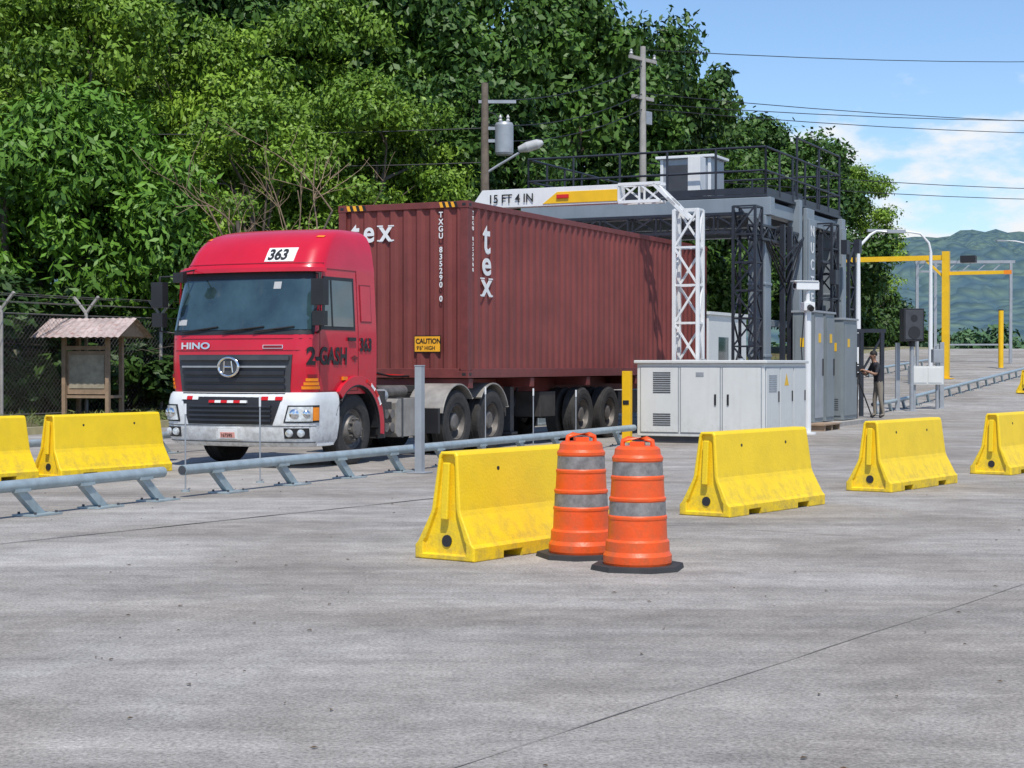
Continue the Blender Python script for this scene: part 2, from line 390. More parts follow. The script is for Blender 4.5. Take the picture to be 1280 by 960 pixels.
def loft(mb,levels,mt,R=RC,cap=True):
    rings=[]
    for (z,sf,hw,sb) in levels:
        L1=hw-R; L2=math.pi*R/2; L3=max(.05,sb-(sf+BG+R)); ds=[L1*i/8 for i in range(8)]+[L1+L2*i/8 for i in range(8)]+[L1+L2+L3*i/4 for i in range(5)]
        full=[-d for d in reversed(ds[1:])]+ds
        rings.append([(*outl(z,d,0,(sf,hw,sb),R),z) for d in full])
    n=len(rings[0]); vs=[v for r in rings for v in r]; fs=[]
    for i in range(len(rings)-1):
        for k in range(n-1): k2=(k+1); fs.append((i*n+k,i*n+k2,(i+1)*n+k2,(i+1)*n+k))
    mb.add(vs,fs,mt,True)
    for i in range(len(rings)-1):
        mb.add([rings[i][-1],rings[i][0],rings[i+1][0],rings[i+1][-1]],[(0,1,2,3)],mt)
    if cap: mb.add(rings[-1],[tuple(range(n))],mt,True); mb.add(rings[0],[tuple(range(n))],mt)
def patch(mb,z0,z1,d0,d1,off,mt,nd=14,nz=5,prmf=None,R=RC,skirt=True,smooth=True):
    f0=d0 if callable(d0) else (lambda z:d0); f1=d1 if callable(d1) else (lambda z:d1)
    def pt(i,j,o):
        z=z0+(z1-z0)*j/nz; d=f0(z)+(f1(z)-f0(z))*i/nd
        return (*outl(z,d,o,prmf(z) if prmf else None,R),z)
    vs=[pt(i,j,off) for j in range(nz+1) for i in range(nd+1)]; w=nd+1
    fs=[(j*w+i,j*w+i+1,(j+1)*w+i+1,(j+1)*w+i) for j in range(nz) for i in range(nd)]
    mb.add(vs,fs,mt,smooth)
    if skirt:
        per=[(i,0) for i in range(nd)]+[(nd,j) for j in range(nz)]+[(i,nz) for i in range(nd,0,-1)]+[(0,j) for j in range(nz,0,-1)]
        o=[pt(i,j,off) for i,j in per]; q=[pt(i,j,-.01) for i,j in per]; n=len(per)
        mb.add(o+q,[(k,(k+1)%n,n+(k+1)%n,n+k) for k in range(n)],mt)
def spatch(mb,sa,sb,z0,z1,off,mt,nz=4,side=1):
    fa=sa if callable(sa) else (lambda z:sa); fb=sb if callable(sb) else (lambda z:sb)
    def T(z,o): return CT-side*(lv(z)[1]+o)
    o=[];q=[]
    for j in range(nz+1):
        z=z0+(z1-z0)*j/nz; o.append((fa(z),T(z,off),z)); q.append((fa(z),T(z,-.02),z))
    for j in range(nz,-1,-1):
        z=z0+(z1-z0)*j/nz; o.append((fb(z),T(z,off),z)); q.append((fb(z),T(z,-.02),z))
    n=len(o)
    fs=[(j,j+1,n-2-j,n-1-j) for j in range(nz)]
    mb.add(o,fs,mt); mb.add(o+q,[(k,(k+1)%n,n+(k+1)%n,n+k) for k in range(n)],mt)
def wrap_text(body,size,d0,z0,mt,name,bold=0,sx=1,off=.012,prmf=None,R=RC):
    c=bpy.data.curves.new('tmp','FONT'); c.body=body; c.size=size; c.offset=bold; c.resolution_u=6
    o=bpy.data.objects.new('tmp',c); sc.collection.objects.link(o)
    dg=bpy.context.evaluated_depsgraph_get(); dg.update(); me=bpy.data.meshes.new_from_object(o.evaluated_get(dg)); bpy.data.objects.remove(o)
    import bmesh
    bm=bmesh.new(); bm.from_mesh(me)
    x=min(v.co.x for v in bm.verts)+.05; xe=max(v.co.x for v in bm.verts)
    while x<xe:
        bmesh.ops.bisect_plane(bm,geom=bm.verts[:]+bm.edges[:]+bm.faces[:],plane_co=(x,0,0),plane_no=(1,0,0)); x+=.05
    for v in bm.verts:
        z=z0+v.co.y; d=d0+v.co.x*sx; s_,t_=outl(z,d,off,prmf(z) if prmf else None,R); v.co=(s_,t_,z)
    bm.to_mesh(me); bm.free(); me.materials.clear(); me.materials.append(mt); me.name=name
    q=bpy.data.objects.new(name,me); sc.collection.objects.link(q); q.parent=truck
mb=MB()
loft(mb,LV,RED)
patch(mb,2.74,2.80,-1.22,1.22,.10,RED,24,2)
patch(mb,2.80,2.83,-1.22,1.22,.06,RED,24,1)
mb.make('cab_shell',truck)
mb=MB()
patch(mb,1.86,2.76,lambda z:-1.24+.03*(z-1.9),lambda z:1.24-.03*(z-1.9),.006,BLK,24,6)
patch(mb,1.93,2.72,lambda z:-1.19+.05*(z-1.9),lambda z:1.19-.05*(z-1.9),.014,GLASS,24,6)
patch(mb,2.64,2.735,-1.16,1.16,.018,BLK,24,2)
patch(mb,2.50,2.60,.55,.66,.016,ISO,1,1); patch(mb,2.00,2.08,-1.0,-.85,.016,ISO,1,1)
patch(mb,2.86,2.872,-1.22,1.22,.006,REDD,24,1)
for d in (-.95,.95): patch(mb,3.25,3.275,d-.05,d+.05,.02,AMB,2,1)
for d0,d1 in ((-.9,-.25),(-.15,.5),(.35,.95)):
    p=[(*outl(1.88+.10*k,d0+(d1-d0)*k,.035),1.90+.07*k) for k in (0,.5,1)]
    mb.tube(p,.012,BLK,6)
GW=.90
patch(mb,1.06,1.58,lambda z:-GW-.08*(z-1.06),lambda z:GW+.08*(z-1.06),.02,DGR,18,3)
for z in (1.10,1.20,1.30): patch(mb,z,z+.055,-GW+.06,GW-.06,.05,BLKS,18,1)
patch(mb,1.505,1.56,-GW-.01,GW+.01,.06,DGR,18,1)
patch(mb,1.40,1.425,-GW+.04,GW-.04,.055,GREYL,18,1)
patch(mb,1.635,1.645,-1.15,1.15,.006,REDD,16,1); patch(mb,1.80,1.808,-1.2,1.2,.006,REDD,16,1)
patch(mb,1.665,1.715,.50,.80,.014,CHR,2,1); patch(mb,1.672,1.708,.51,.79,.017,REDD,2,1)
cx,cy=outl(1.4,0,.085)
vs=[];n=32
for k in range(n):
    a=2*math.pi*k/n
    for rr,dd in ((1.0,0),(.78,0),(.89,-.02)): vs.append((cx+dd,cy+.185*rr*math.cos(a),1.41+.145*rr*math.sin(a)))
mb.add(vs,[(3*k,3*((k+1)%n),3*((k+1)%n)+2,3*k+2) for k in range(n)]+[(3*k+2,3*((k+1)%n)+2,3*((k+1)%n)+1,3*k+1) for k in range(n)],CHR,True)
mb.add([(cx+.004,cy+.17*math.cos(2*math.pi*k/n),1.41+.13*math.sin(2*math.pi*k/n)) for k in range(n)],[tuple(range(n))],DGR)
mb.tube([(cx,cy-.075,1.33),(cx-.008,cy-.055,1.49)],.017,CHR,6); mb.tube([(cx,cy+.075,1.33),(cx-.008,cy+.055,1.49)],.017,CHR,6); mb.tube([(cx-.006,cy-.06,1.41),(cx-.006,cy+.06,1.41)],.017,CHR,6)
for sg in (-1,1):
    for k in range(4):
        z=1.10+.055*k; a,b=sorted((sg*(1.06+.03*k),sg*(1.36-.02*k))); patch(mb,z,z+.042,a,b,.014,AMB if k<3 else REDD,8,1)
for sd in (1,-1):
    spatch(mb,lambda z:-4.56+.16*(z-1.95),-3.62,1.93,2.68,.006,BLK,5,sd)
    spatch(mb,lambda z:-4.50+.18*(z-1.95),-3.68,1.98,2.63,.012,GLASS,5,sd)
    spatch(mb,-4.28,-4.25,1.98,2.63,.018,BLK,3,sd)
    for sx_ in (-4.60,-3.54): spatch(mb,sx_,sx_+.014,1.08,2.78,.004,REDD,6,sd)
    spatch(mb,-4.60,-3.53,2.78,2.795,.004,REDD,1,sd)
    spatch(mb,-4.60,-3.53,1.06,1.075,.004,REDD,1,sd)
    spatch(mb,-3.84,-3.64,1.78,1.83,.03,BLK,1,sd)
    spatch(mb,-3.46,-3.14,2.05,2.60,.006,REDD,3,sd); spatch(mb,-3.44,-3.16,2.07,2.58,.010,RED,3,sd)
    spatch(mb,-4.0,-3.88,1.22,1.27,.03,AMB,1,sd)
mb.make('cab_glazing_and_trim',truck)
mb=MB()
mb.box(-2.99,-2.88,.14,2.26,1.15,2.9,DGR)
mb.box(-2.98,-2.90,.30,2.1,2.9,3.2,REDD)
mb.cyl((-2.78,2.05,1.2),(-2.78,2.05,3.1),.07,GREYL)
mb.box(-2.86,-2.6,.5,1.1,1.1,2.2,BLKS)
mb.make('cab_rear_equipment',truck,bevel=.02)
BL=[(.30,-4.98,1.15,-4.25),(.33,-5.02,1.18,-4.2),(.40,-5.06,1.205,-4.16),(.62,-5.09,1.22,-4.12),(.92,-5.08,1.22,-4.12),(1.02,-5.05,1.21,-4.12),(1.055,-5.02,1.195,-4.12)]
def bp(z):
    for a,b in zip(BL,BL[1:]):
        if z<=b[0]:
            k=(z-a[0])/(b[0]-a[0]); return tuple(a[i]+(b[i]-a[i])*k for i in (1,2,3))
    return BL[-1][1:]
mb=MB(); loft(mb,BL,WHTB,.30)
def bpatch(*a,**k): patch(mb,*a,prmf=bp,R=.30,**k)
bpatch(.61,1.05,lambda z:-.70-.35*(z-.61),lambda z:.70+.35*(z-.61),.008,BLK,nd=14,nz=4)
for z in (.655,.72,.785,.85): bpatch(z,z+.028,-.68,.68,.032,BLKS,nd=12,nz=1)
for k in range(-8,8):
    if k in (-8,-7,-6,5,6,7): bpatch(.95,1.0,k*.105,k*.105+.10,.018,REDL if k%2 else TXTW,nd=1,nz=1)
    if k in (-3,-2,-1,0,1,2): bpatch(.91,.945,k*.105,k*.105+.10,.036,REDL if k%2 else TXTW,nd=1,nz=1)
bpatch(.40,.56,-.20,.20,.03,WHTB,nd=2,nz=1); bpatch(.41,.54,-.15,.15,.036,TXTW,nd=2,nz=1); bpatch(.425,.50,-.12,.12,.040,PLATE,nd=2,nz=1)
bpatch(.36,.37,-1.3,1.3,.01,DGR,nd=20,nz=1)
bpatch(.590,.598,-1.35,1.35,.006,DGR,nd=24,nz=1)
for sg in (-1,1):
    def dd(a,b): return sorted((sg*a,sg*b))
    if sg==1: fa=lambda z:.86+.25*(z-.64); fb=lambda z:1.42
    else: fa=lambda z:-1.42; fb=lambda z:-.86-.25*(z-.64)
    bpatch(.64,.88,fa,fb,.008,BLK,nd=8,nz=2)
    if sg==1: fa=lambda z:.895+.25*(z-.66); fb=lambda z:1.27
    else: fa=lambda z:-1.27; fb=lambda z:-.895-.25*(z-.66)
    bpatch(.66,.86,fa,fb,.022,LAMP,nd=8,nz=3)
    a,b=dd(1.28,1.39); bpatch(.67,.85,a,b,.022,AMB,nd=4,nz=2)
    a,b=dd(.86,1.22); bpatch(.42,.565,a,b,.008,BLK,nd=6,nz=2)
    for q in (.94,1.10):
        s_,t_=outl(.5,sg*q,.0,bp(.5),.30)
        mb.lathe([(0,.05),(.045,.045),(.055,.02),(.055,-.02)],(s_,t_,.495),(-1,-sg*(.12 if q<1 else .45),0),LAMP,16)
    for (q,r_) in ((1.02,.070),(1.18,.058)):
        s_,t_=outl(.76,sg*q,.0,bp(.76),.30)
        mb.lathe([(0,.045),(r_*.6,.040),(r_,.024)],(s_,t_,.76),(-1,-sg*(.25 if q<1.1 else .65),0),CHR,18)
mb.make('front_bumper',truck)
mb=MB()
def arcplate(mb,sc_,zc,r,t0,t1,a0,a1,mt,th=.03,n=14):
    vs=[]
    for i in range(n+1):
        a=math.radians(a0+(a1-a0)*i/n)
        for rr,t in ((r,t0),(r,t1),(r+th,t1),(r+th,t0)): vs.append((sc_+rr*math.cos(a),t,zc+rr*math.sin(a)))
    fs=[]
    for i in range(n):
        for k in range(4): k2=(k+1)%4; fs.append((4*i+k,4*i+k2,4*i+4+k2,4*i+4+k))
    fs+=[(0,1,2,3),(4*n,4*n+3,4*n+2,4*n+1)]
    mb.add(vs,fs,mt,False)
for t0,t1 in ((-.02,.40),(2.0,2.42)):
    arcplate(mb,-3.62,.52,.60,t0,t1,0,160,BLK,.03,18)
arcplate(mb,-3.62,.52,.63,-.045,.02,-8,135,RED,.13,20)
arcplate(mb,-3.62,.52,.615,-.05,.02,-10,140,BLK,.018,20)
for k in range(4): arcplate(mb,-3.62,.52,.70,-.052,-.044,28+k*11,28+k*11+10,REDL if k%2 else TXTW,.045,4)
for sg,t0,t1 in ((1,.01,.10),(-1,2.30,2.39)):
    mb.box(-4.66,-4.22,t0,t1,.31,1.04,WHTB)
    mb.box(-4.58,-4.26,t0-.006 if sg==1 else t1-.01,t0+.01 if sg==1 else t1+.006,.74,.86,BLK)
    mb.box(-4.58,-4.26,t0-.006 if sg==1 else t1-.01,t0+.01 if sg==1 else t1+.006,.42,.54,BLK)
mb.box(-2.95,-2.72,.02,.5,.35,1.05,CHAS)
mb.make('front_fenders',truck,bevel=.004)
mb=MB()
def mirror(t,sg):
    s=-4.86
    mb.box(s-.08,s+.06,t-.10,t+.10,2.26,2.62,BLK)
    mb.box(s-.07,s+.05,t-.09,t+.09,1.98,2.18,BLK)
    mb.box(s+.062,s+.068,t-.08,t+.08,2.29,2.58,CHR)
    mb.tube([(-4.55,CT-sg*1.1,2.72),(s,t,2.70),(s,t,1.92),(-4.6,CT-sg*1.15,1.88)],.018,BLK,8)
mirror(-.16,1); mirror(2.52,-1)
mb.box(-5.1,-5.0,1.95,2.12,2.60,2.74,BLK); mb.tube([(-4.7,2.0,2.8),(-5.03,2.03,2.74)],.014,BLK,6)
mb.make('mirrors',truck,bevel=.03)
def tyre(mb,s,t,R,W,sg,front=False,zc=None):
    zc=R if zc is None else zc
    h=W/2; o=(s,t,zc); ax=(0,-sg,0)
    pr=[(R*.56,-h*.75),(R*.62,-h*.92),(R*.80,-h),(R*.94,-h*.92),(R,-h*.74),(R,-.02),(R*.985,-.015),(R*.985,.015),(R,.02),(R,h*.74),(R*.94,h*.92),(R*.80,h),(R*.62,h*.92),(R*.56,h*.75)]
    mb.lathe(pr,o,ax,TYRE,40)
    if front: rp=[(R*.57,h*.75),(R*.55,h*.80),(R*.50,h*.55),(R*.44,h*.45),(R*.36,h*.95),(R*.24,h*1.0),(R*.24,h*1.35),(R*.16,h*1.45),(0,h*1.45)]
    else: rp=[(R*.57,h*.75),(R*.55,h*.80),(R*.52,h*.2),(R*.46,-h*.35),(R*.30,-h*.45),(R*.28,h*.5),(R*.20,h*.65),(0,h*.66)]
    mb.lathe(rp,o,ax,RIM,28)
    for k in range(10):
        a=2*math.pi*k/10; rr=R*.30 if front else R*.385; hh=h*.98 if front else -h*.4
        p=Vector((s+rr*math.cos(a),t-sg*hh,zc+rr*math.sin(a)))
        mb.cyl(p,p+Vector((0,-sg*.045,0)),.018,RIM,n=6)
    for k in range(44):
        a=2*math.pi*k/44; c=Vector((math.cos(a),0,math.sin(a)))
        for y0 in (-h*.62,h*.62):
            p=Vector((s,t+y0,zc))+c*(R-.004); q=p+c*.012
            mb.beam(p,q,.035,TYRE,.08 if abs(c.z)<.95 else .05)
mb=MB()
tyre(mb,-3.62,.18,.51,.30,1,True); tyre(mb,-3.62,2.22,.51,.30,-1,True)
for s in (-.30,.98):
    for t,sg in ((.16,1),(.50,1),(1.94,-1),(2.28,-1)): tyre(mb,s,t,.51,.27,sg)
    mb.cyl((s,.3,.51),(s,2.1,.51),.09,CHAS)
mb.make('tractor_wheels',truck)
mb=MB()
for t in (.78,1.58): mb.box(-4.7,1.6,t-.04,t+.04,.72,.98,CHAS)
for s in (-4.3,-3,-2.2,-1,.3,1.5): mb.box(s-.06,s+.06,.82,1.54,.76,.94,CHAS)
mb.box(-.3,1.0,.6,1.8,.99,1.10,CHAS)
mb.cyl((-3.62,.3,.51),(-3.62,2.1,.51),.06,CHAS)
mb.cyl((-4.6,1.2,.62),(-3.0,1.2,.75),.35,CHAS,n=12)
for t0,t1 in ((-.0,.66),(1.78,2.44)):
    for s in (-.30,.98): arcplate(mb,s,.51,.60,t0,t1,38 if s<0 else 20,165 if s<0 else 142,BEIG,.025)
    mb.box(-1.05,-.98,t0,t1,.35,.75,BLK)
tk=[(-2.25,.40),(-2.18,.34),(-1.45,.34),(-1.38,.40),(-1.38,.86),(-1.45,.92),(-2.18,.92),(-2.25,.86)]
mb.prism(tk,.10,.62,BEIG,lambda x,a,b:(a,x,b))
mb.box(-2.72,-2.34,.12,.6,.38,.88,CHAS)
for s_ in (-2.62,-2.44):
    for z in (.50,.70): mb.cyl((s_,.05,z),(s_,.13,z),.07,RIM,n=12)
for s in (-2.05,-1.6): mb.box(s-.02,s+.02,.085,.63,.325,.93,DGR)
mb.cyl((-2.85,.30,.97),(-2.3,.30,.97),.10,GREYL); mb.cyl((-2.2,.5,1.03),(-1.3,.5,1.03),.09,RIM)
mb.tube([(-2.85,1.0,1.6),(-2.4,.95,1.15),(-1.6,1.0,1.35),(-.6,1.1,1.25),(.1,1.1,1.25)],.018,BLK,6)
mb.tube([(-2.85,1.2,1.6),(-2.2,1.25,1.05),(-1.3,1.2,1.3),(.1,1.2,1.25)],.018,REDL,6)
mb.box(1.62,1.68,.1,2.34,.55,.70,CHAS)
mb.make('tractor_chassis',truck,bevel=.006)
mb=MB()
for t in (.75,1.69): mb.box(.2,12.1,t-.06,t+.06,.92,1.19,CONTR)
for s in (.15,2.6,5.2,7.8,10.4,12.0): mb.box(s-.08,s+.08,.02,2.42,1.05,1.21,CONTR)
for t in (.45,1.99):
    mb.box(2.45,2.6,t-.07,t+.07,.25,1.05,DGR); mb.box(2.40,2.65,t-.12,t+.12,.20,.25,DGR)
mb.cyl((2.5,.45,.6),(2.5,1.99,.6),.03,DGR); mb.tube([(2.45,.4,.4),(3.4,.7,1.0)],.03,DGR,6)
AX=(5.0,6.35)
for s in AX:
    mb.cyl((s,.3,.5),(s,2.1,.5),.09,CHAS)
    mb.box(s-.5,s+.5,.86,.96,.78,.86,CHAS)
mb.box(3.1,3.8,.1,.6,.5,.95,CHAS); mb.box(7.2,8.6,.2,2.2,.45,.9,CHAS)
mb.make('trailer_frame',truck,bevel=.006)
mb=MB()
for s in AX:
    for t,sg in ((.16,1),(.50,1),(1.94,-1),(2.28,-1)): tyre(mb,s,t,.50,.27,sg)
mb.make('trailer_wheels',truck)
mb=MB(); patch(mb,2.89,3.09,.32,.76,.010,TXTW,6,3); mb.make('number_plate',truck)
wrap_text('363',.21,.355,2.92,TXTB,'number_lettering',.008,.95,.016)
wrap_text('2-GASH',.33,1.13,1.45,TXTB,'door_lettering',.012,.87,.012)
wrap_text('=SJ=',.10,2.24,1.50,TXTB,'door_lettering',.003,.9,.012)
wrap_text('363',.26,2.46,1.64,TXTB,'door_number',.010,.9,.012)
wrap_text('HINO',.125,-.92,1.665,CHR,'grille_lettering',.004,1.7,.014)
wrap_text('167595',.065,-.11,.437,TXTB,'plate_lettering',.001,1.0,.044,bp,.30)

# ------------------------------------------------------------ CONTAINER
W=2.44;LN=12.19;Z0=1.22;Z1=4.12
mb=MB()
def corr(length,pitch,depth):
    out=[];x=0
    f=pitch*.30; sl=pitch*.20
    while x<length-1e-6:
        out+= [(x,0),(min(x+f,length),0),(min(x+f+sl,length),depth),(min(x+2*f+sl,length),depth)]
        x+=pitch
    out.append((length,0))
    return out
pr=corr(LN-.24,.275,.036)
for tt,sg in ((.012,1),(W-.012,-1)):
    vs=[];
    for x,d in pr: vs+=[(x+.12,tt+sg*d,Z0+.15),(x+.12,tt+sg*d,Z1-.10)]
    mb.add(vs,[(2*i,2*i+2,2*i+3,2*i+1) for i in range(len(pr)-1)],CONT)
pr=corr(W-.24,.25,.042)
vs=[]
for x,d in pr: vs+=[(.015+d,x+.12,Z0+.15),(.015+d,x+.12,Z1-.10)]
mb.add(vs,[(2*i,2*i+2,2*i+3,2*i+1) for i in range(len(pr)-1)],CONT)
mb.box(LN-.06,LN-.02,.1,W-.1,Z0+.15,Z1-.1,CONT)
for t in (.45,.85,1.6,2.0): mb.cyl((LN,t,Z0+.1),(LN,t,Z1-.1),.02,GREYL)
mb.box(.05,LN-.05,.05,W-.05,Z1-.035,Z1-.015,CONTR); mb.box(.05,LN-.05,.05,W-.05,Z0+.12,Z0+.15,CONTR)
mb.make('corrugated_panels',truck)
mb=MB()
for s0 in (0,LN-.14):
    for t0 in (0,W-.14):
        mb.box(s0,s0+.14,t0,t0+.14,Z0+.12,Z1-.12,CONTR)
        for z in (Z0,Z1-.118):
            mb.box(s0-.006,s0+.17,t0-.006 if t0==0 else t0-.02,t0+.16 if t0==0 else t0+.146,z,z+.118,CONTR)
for t0 in (0.0,W-.07):
    mb.box(.172,LN-.05,t0,t0+.07,Z1-.10,Z1-.005,CONTR); mb.box(.172,LN-.05,t0,t0+.07,Z0+.0,Z0+.155,CONTR)
for s0 in (0,LN-.08):
    mb.box(s0,s0+.08,.162,W-.162,Z1-.11,Z1-.005,CONTR); mb.box(s0,s0+.08,.162,W-.162,Z0,Z0+.155,CONTR)
for t in (.07,W-.07):
    for z in (Z0+.06,Z1-.06): mb.box(-.009,.01,t-.035,t+.035,z-.025,z+.025,BLK)
for z in (Z0+.06,Z1-.06): mb.box(.04,.12,-.009,.01,z-.025,z+.025,BLK)
for (a,b) in ((.18,.50),(1.90,2.26)):
    n=6
    for k in range(n):
        x0=a+(b-a)*k/n; x1=a+(b-a)*(k+1)/n
        mb.add([(-.003,x0,Z1-.10),(-.003,x1,Z1-.10),(-.003,x1+.03,Z1-.012),(-.003,x0+.03,Z1-.012)],[(0,1,2,3)],SIGNY if k%2 else TXTB)
mb.make('container_frame',truck,bevel=.006)
def stack(chars,size,loc,dz,face,nm,bold=.0,sx=1):
    for i,ch in enumerate(chars):
        if ch==' ': continue
        text(ch,size,(loc[0],loc[1],loc[2]-dz*i),face,truck,TXTW,nm,bold,sx,'CENTER',.003)
for ch,tt in (('t',2.12),('e',1.86),('x',1.54)):
    text(ch,.50,(.012,tt,3.50),'front',truck,TXTW,'logo_lettering',.010,.9,'CENTER',.003)
for i,(ch,z) in enumerate((('t',3.30),('e',2.94),('x',2.58))):
    text(ch,.58 if ch!='t' else .80,(.72,.008,z),'side',truck,TXTW,'logo_lettering',.010,1.3 if ch!='t' else 1.0,'CENTER',.003)
mb=MB()
for dt in (-.105,.105):
    for z in (3.50,3.742): mb.box(.006,.014,1.54+dt-.055,1.54+dt+.055,z,z+.022,TXTW)
    for z in (2.58,2.862): mb.box(.72+dt*1.5-.075,.72+dt*1.5+.075,.003,.012,z,z+.022,TXTW)
mb.box(.70,.84,.003,.012,3.30,3.325,TXTW)
mb.make('logo_serifs',truck)
stack('TXGU 835290 0',.13,(.010,.50,3.86),.115,'front','serial_lettering',.003,.9)
stack('TXGU 8352900',.09,(.20,.005,3.9),.085,'side','serial_lettering',.001,.9)
mb=MB(); mb.box(.007,.012,.50,1.0,1.64,1.92,TXTB); mb.box(.002,.006,.515,.985,1.655,1.905,SIGNY); mb.make('caution_sticker',truck)
text('CAUTION',.115,(.0,.965,1.79),'front',truck,TXTB,'caution_lettering',.003,.9); text('9\'6" HIGH',.09,(.0,.95,1.685),'front',truck,TXTB,'caution_lettering',.001,.9)

# ------------------------------------------------------------ white equipment cabinet
S0,S1,T0,T1=4.7,7.45,-3.6,-1.16
cabn=empty('equipment_cabinet',P(S0,T0),A)
mb=MB(off=(S0,T0,0))
mb.box(S0,S1,T0,T1,.12,1.46,CAB); mb.box(S0+.05,S1-.05,T0+.05,T1-.05,0,.12,DGR)
mb.box(S0-.05,S1+.05,T0-.05,T1+.05,1.462,1.52,CAB)
for a,b in ((S0+.5,T0+.6),(S1-.4,T1-.5)): mb.cyl((a,b,1.52),(a,b,1.55),.05,GREYL)
mb.make('body',cabn,bevel=.012)
mb=MB(off=(S0,T0,0))
for a,b in ((T1-.80,T1-.08),(T1-1.60,T1-.86),(T0+.07,T1-1.66)):
    mb.box(S0-.018,S0-.002,a,b,.20,1.38,CAB); mb.box(S0-.006,S0-.001,a-.02,b+.02,.18,1.40,GREYL)
for k in range(10): mb.box(S0-.026,S0-.019,T1-.66,T1-.32,.92+.04*k,.94+.04*k,DGR)
for k in range(6): mb.box(S0-.026,S0-.019,T1-.66,T1-.32,.32+.04*k,.34+.04*k,DGR)
for t in (T1-1.52,T0+.68): mb.box(S0-.035,S0-.019,t-.018,t+.018,.70,.90,BLK)
mb.box(S0-.024,S0-.019,T1-1.3,T1-1.15,1.22,1.30,GREYL)
for a,b in ((S0+.06,S0+.90),(S0+.96,S0+1.8),(S0+1.86,S1-.06)):
    mb.box(a,b,T0-.018,T0-.002,.20,1.38,CAB); mb.box(a-.02,b+.02,T0-.006,T0-.001,.18,1.40,GREYL); mb.box(b-.10,b-.07,T0-.035,T0-.019,.75,.95,BLK)
for k in range(8): mb.box(S0+.2,S0+.7,T0-.026,T0-.019,.95+.04*k,.97+.04*k,GREYL)
mb.add([(S0+1.2,T0-.02,1.05),(S0+1.5,T0-.02,1.05),(S0+1.35,T0-.02,1.28)],[(0,1,2)],YELP)
mb.make('doors',cabn,bevel=.003)
mb=MB(off=(4.55,-1.02,0)); mb.box(4.49,4.61,-1.10,-.94,0,1.32,YELP); mb.box(4.48,4.489,-1.08,-.96,.7,.78,BLK)
mb.box(4.4,4.68,-1.14,-.88,.002,.02,YELP); mb.make('yellow_bollard',loc=P(4.55,-1.02),rz=A,bevel=.008)

# ------------------------------------------------------------ height gauge gantry (white truss)
gs=7.75
g=empty('height_limit_gantry',P(gs,-1.1),A)
def lattice(mb,p,q,wa,wb,ax_a,ax_b,mt,r=.035,step=.5,br=.022):
    p=Vector(p);q=Vector(q);a=Vector(ax_a)*wa/2;b=Vector(ax_b)*wb/2
    cor=[a+b,a-b,-a-b,-a+b]
    for c in cor: mb.beam(p+c,q+c,r*2,mt)
    n=max(1,int((q-p).length/step))
    for i in range(n):
        u=p.lerp(q,i/n);v=p.lerp(q,(i+1)/n)
        for k in range(4):
            c0=cor[k];c1=cor[(k+1)%4]
            if i%2: c0,c1=c1,c0
            mb.beam(u+c0,v+c1,br*2,mt)
            mb.beam(v+cor[k],v+cor[(k+1)%4],br*2,mt)
mb=MB(off=(gs,-1.1,0))
lattice(mb,(gs,-1.1,.0),(gs,-1.1,4.55),.30,.5,(1,0,0),(0,1,0),WHT,.034,.66,.020)
lattice(mb,(gs,-1.02,4.5),(gs,-.55,4.95),.30,.42,(1,0,0),(0,.72,.70),WHT,.03,.4,.018)
lattice(mb,(gs,-.55,4.93),(gs,.35,4.93),.30,.36,(1,0,0),(0,0,1),WHT,.03,.35,.018)
mb.box(gs-.28,gs+.35,-1.45,-.75,0,.05,WHT)
mb.make('truss_column',g)
mb=MB(off=(gs,-1.1,0))
bl=[(.33,4.74),(3.45,4.74),(3.70,4.80),(3.45,5.12),(.33,5.12)]
mb.prism(bl,gs-.14,gs+.14,WHT)
mb.prism([(.36,4.78),(2.05,4.78),(1.72,5.02),(.36,5.02)],gs-.155,gs-.142,YELP)
mb.box(gs-.19,gs-.156,1.45,1.72,4.88,4.96,REDL)
mb.make('cantilever_beam',g,bevel=.01)
text('15 FT 4 IN',.25,(-.165,3.30+1.1,4.84),'front',g,TXTB,'clearance_lettering',.003,.95)

# ------------------------------------------------------------ cargo scanner portal
sca=empty('cargo_scanner',P(12,-1.3),A); O=(12,-1.3,0)
mb=MB(off=O)
cols=[(12.0,.46),(15.2,.54),(18.4,.46)]
for s,w_ in cols:
    for t in (-1.3,4.2):
        mb.box(s-w_/2,s+w_/2,t-.2,t+.2,0,4.75,GREY)
        mb.box(s-w_/2-.12,s+w_/2+.12,t-.32,t+.32,0,.06,GREY)
        for z in (1.6,3.2): mb.box(s-w_/2-.02,s+w_/2+.02,t-.22,t+.22,z,z+.06,GREY)
    mb.box(s-.16,s+.16,-1.6,4.5,4.76,5.16,GREY)
for t in (-1.3,4.2):
    mb.box(12.17,15.03,t-.14,t+.14,4.80,5.10,GREY); mb.box(15.37,18.23,t-.14,t+.14,4.80,5.10,GREY)
    mb.box(12.24,14.9,t-.06,t+.06,2.3,2.45,GREY); mb.box(15.5,18.1,t-.06,t+.06,2.3,2.45,GREY)
for a,b in ((12.0,15.2),(15.2,18.4)):
    mb.beam((a,4.2,.3),(b,4.2,2.3),.1,GREY); mb.beam((a,4.2,2.4),(b,4.2,4.7),.1,GREY)
mb.box(14.80,15.45,-1.62,-1.52,.9,5.15,GREY)
mb.box(14.85,15.40,-1.66,-1.622,1.2,4.9,GREY)
mb.box(14.25,14.45,-1.6,-1.3,1.8,5.3,GREY)
mb.box(17.9,18.25,-1.7,-1.56,1.4,4.9,GREY)
mb.make('portal_frame',sca,bevel=.012)
mb=MB(off=O)
lattice(mb,(11.25,-1.25,0),(11.25,-1.25,4.9),.5,.5,(1,0,0),(0,1,0),BLKS,.028,.6,.017)
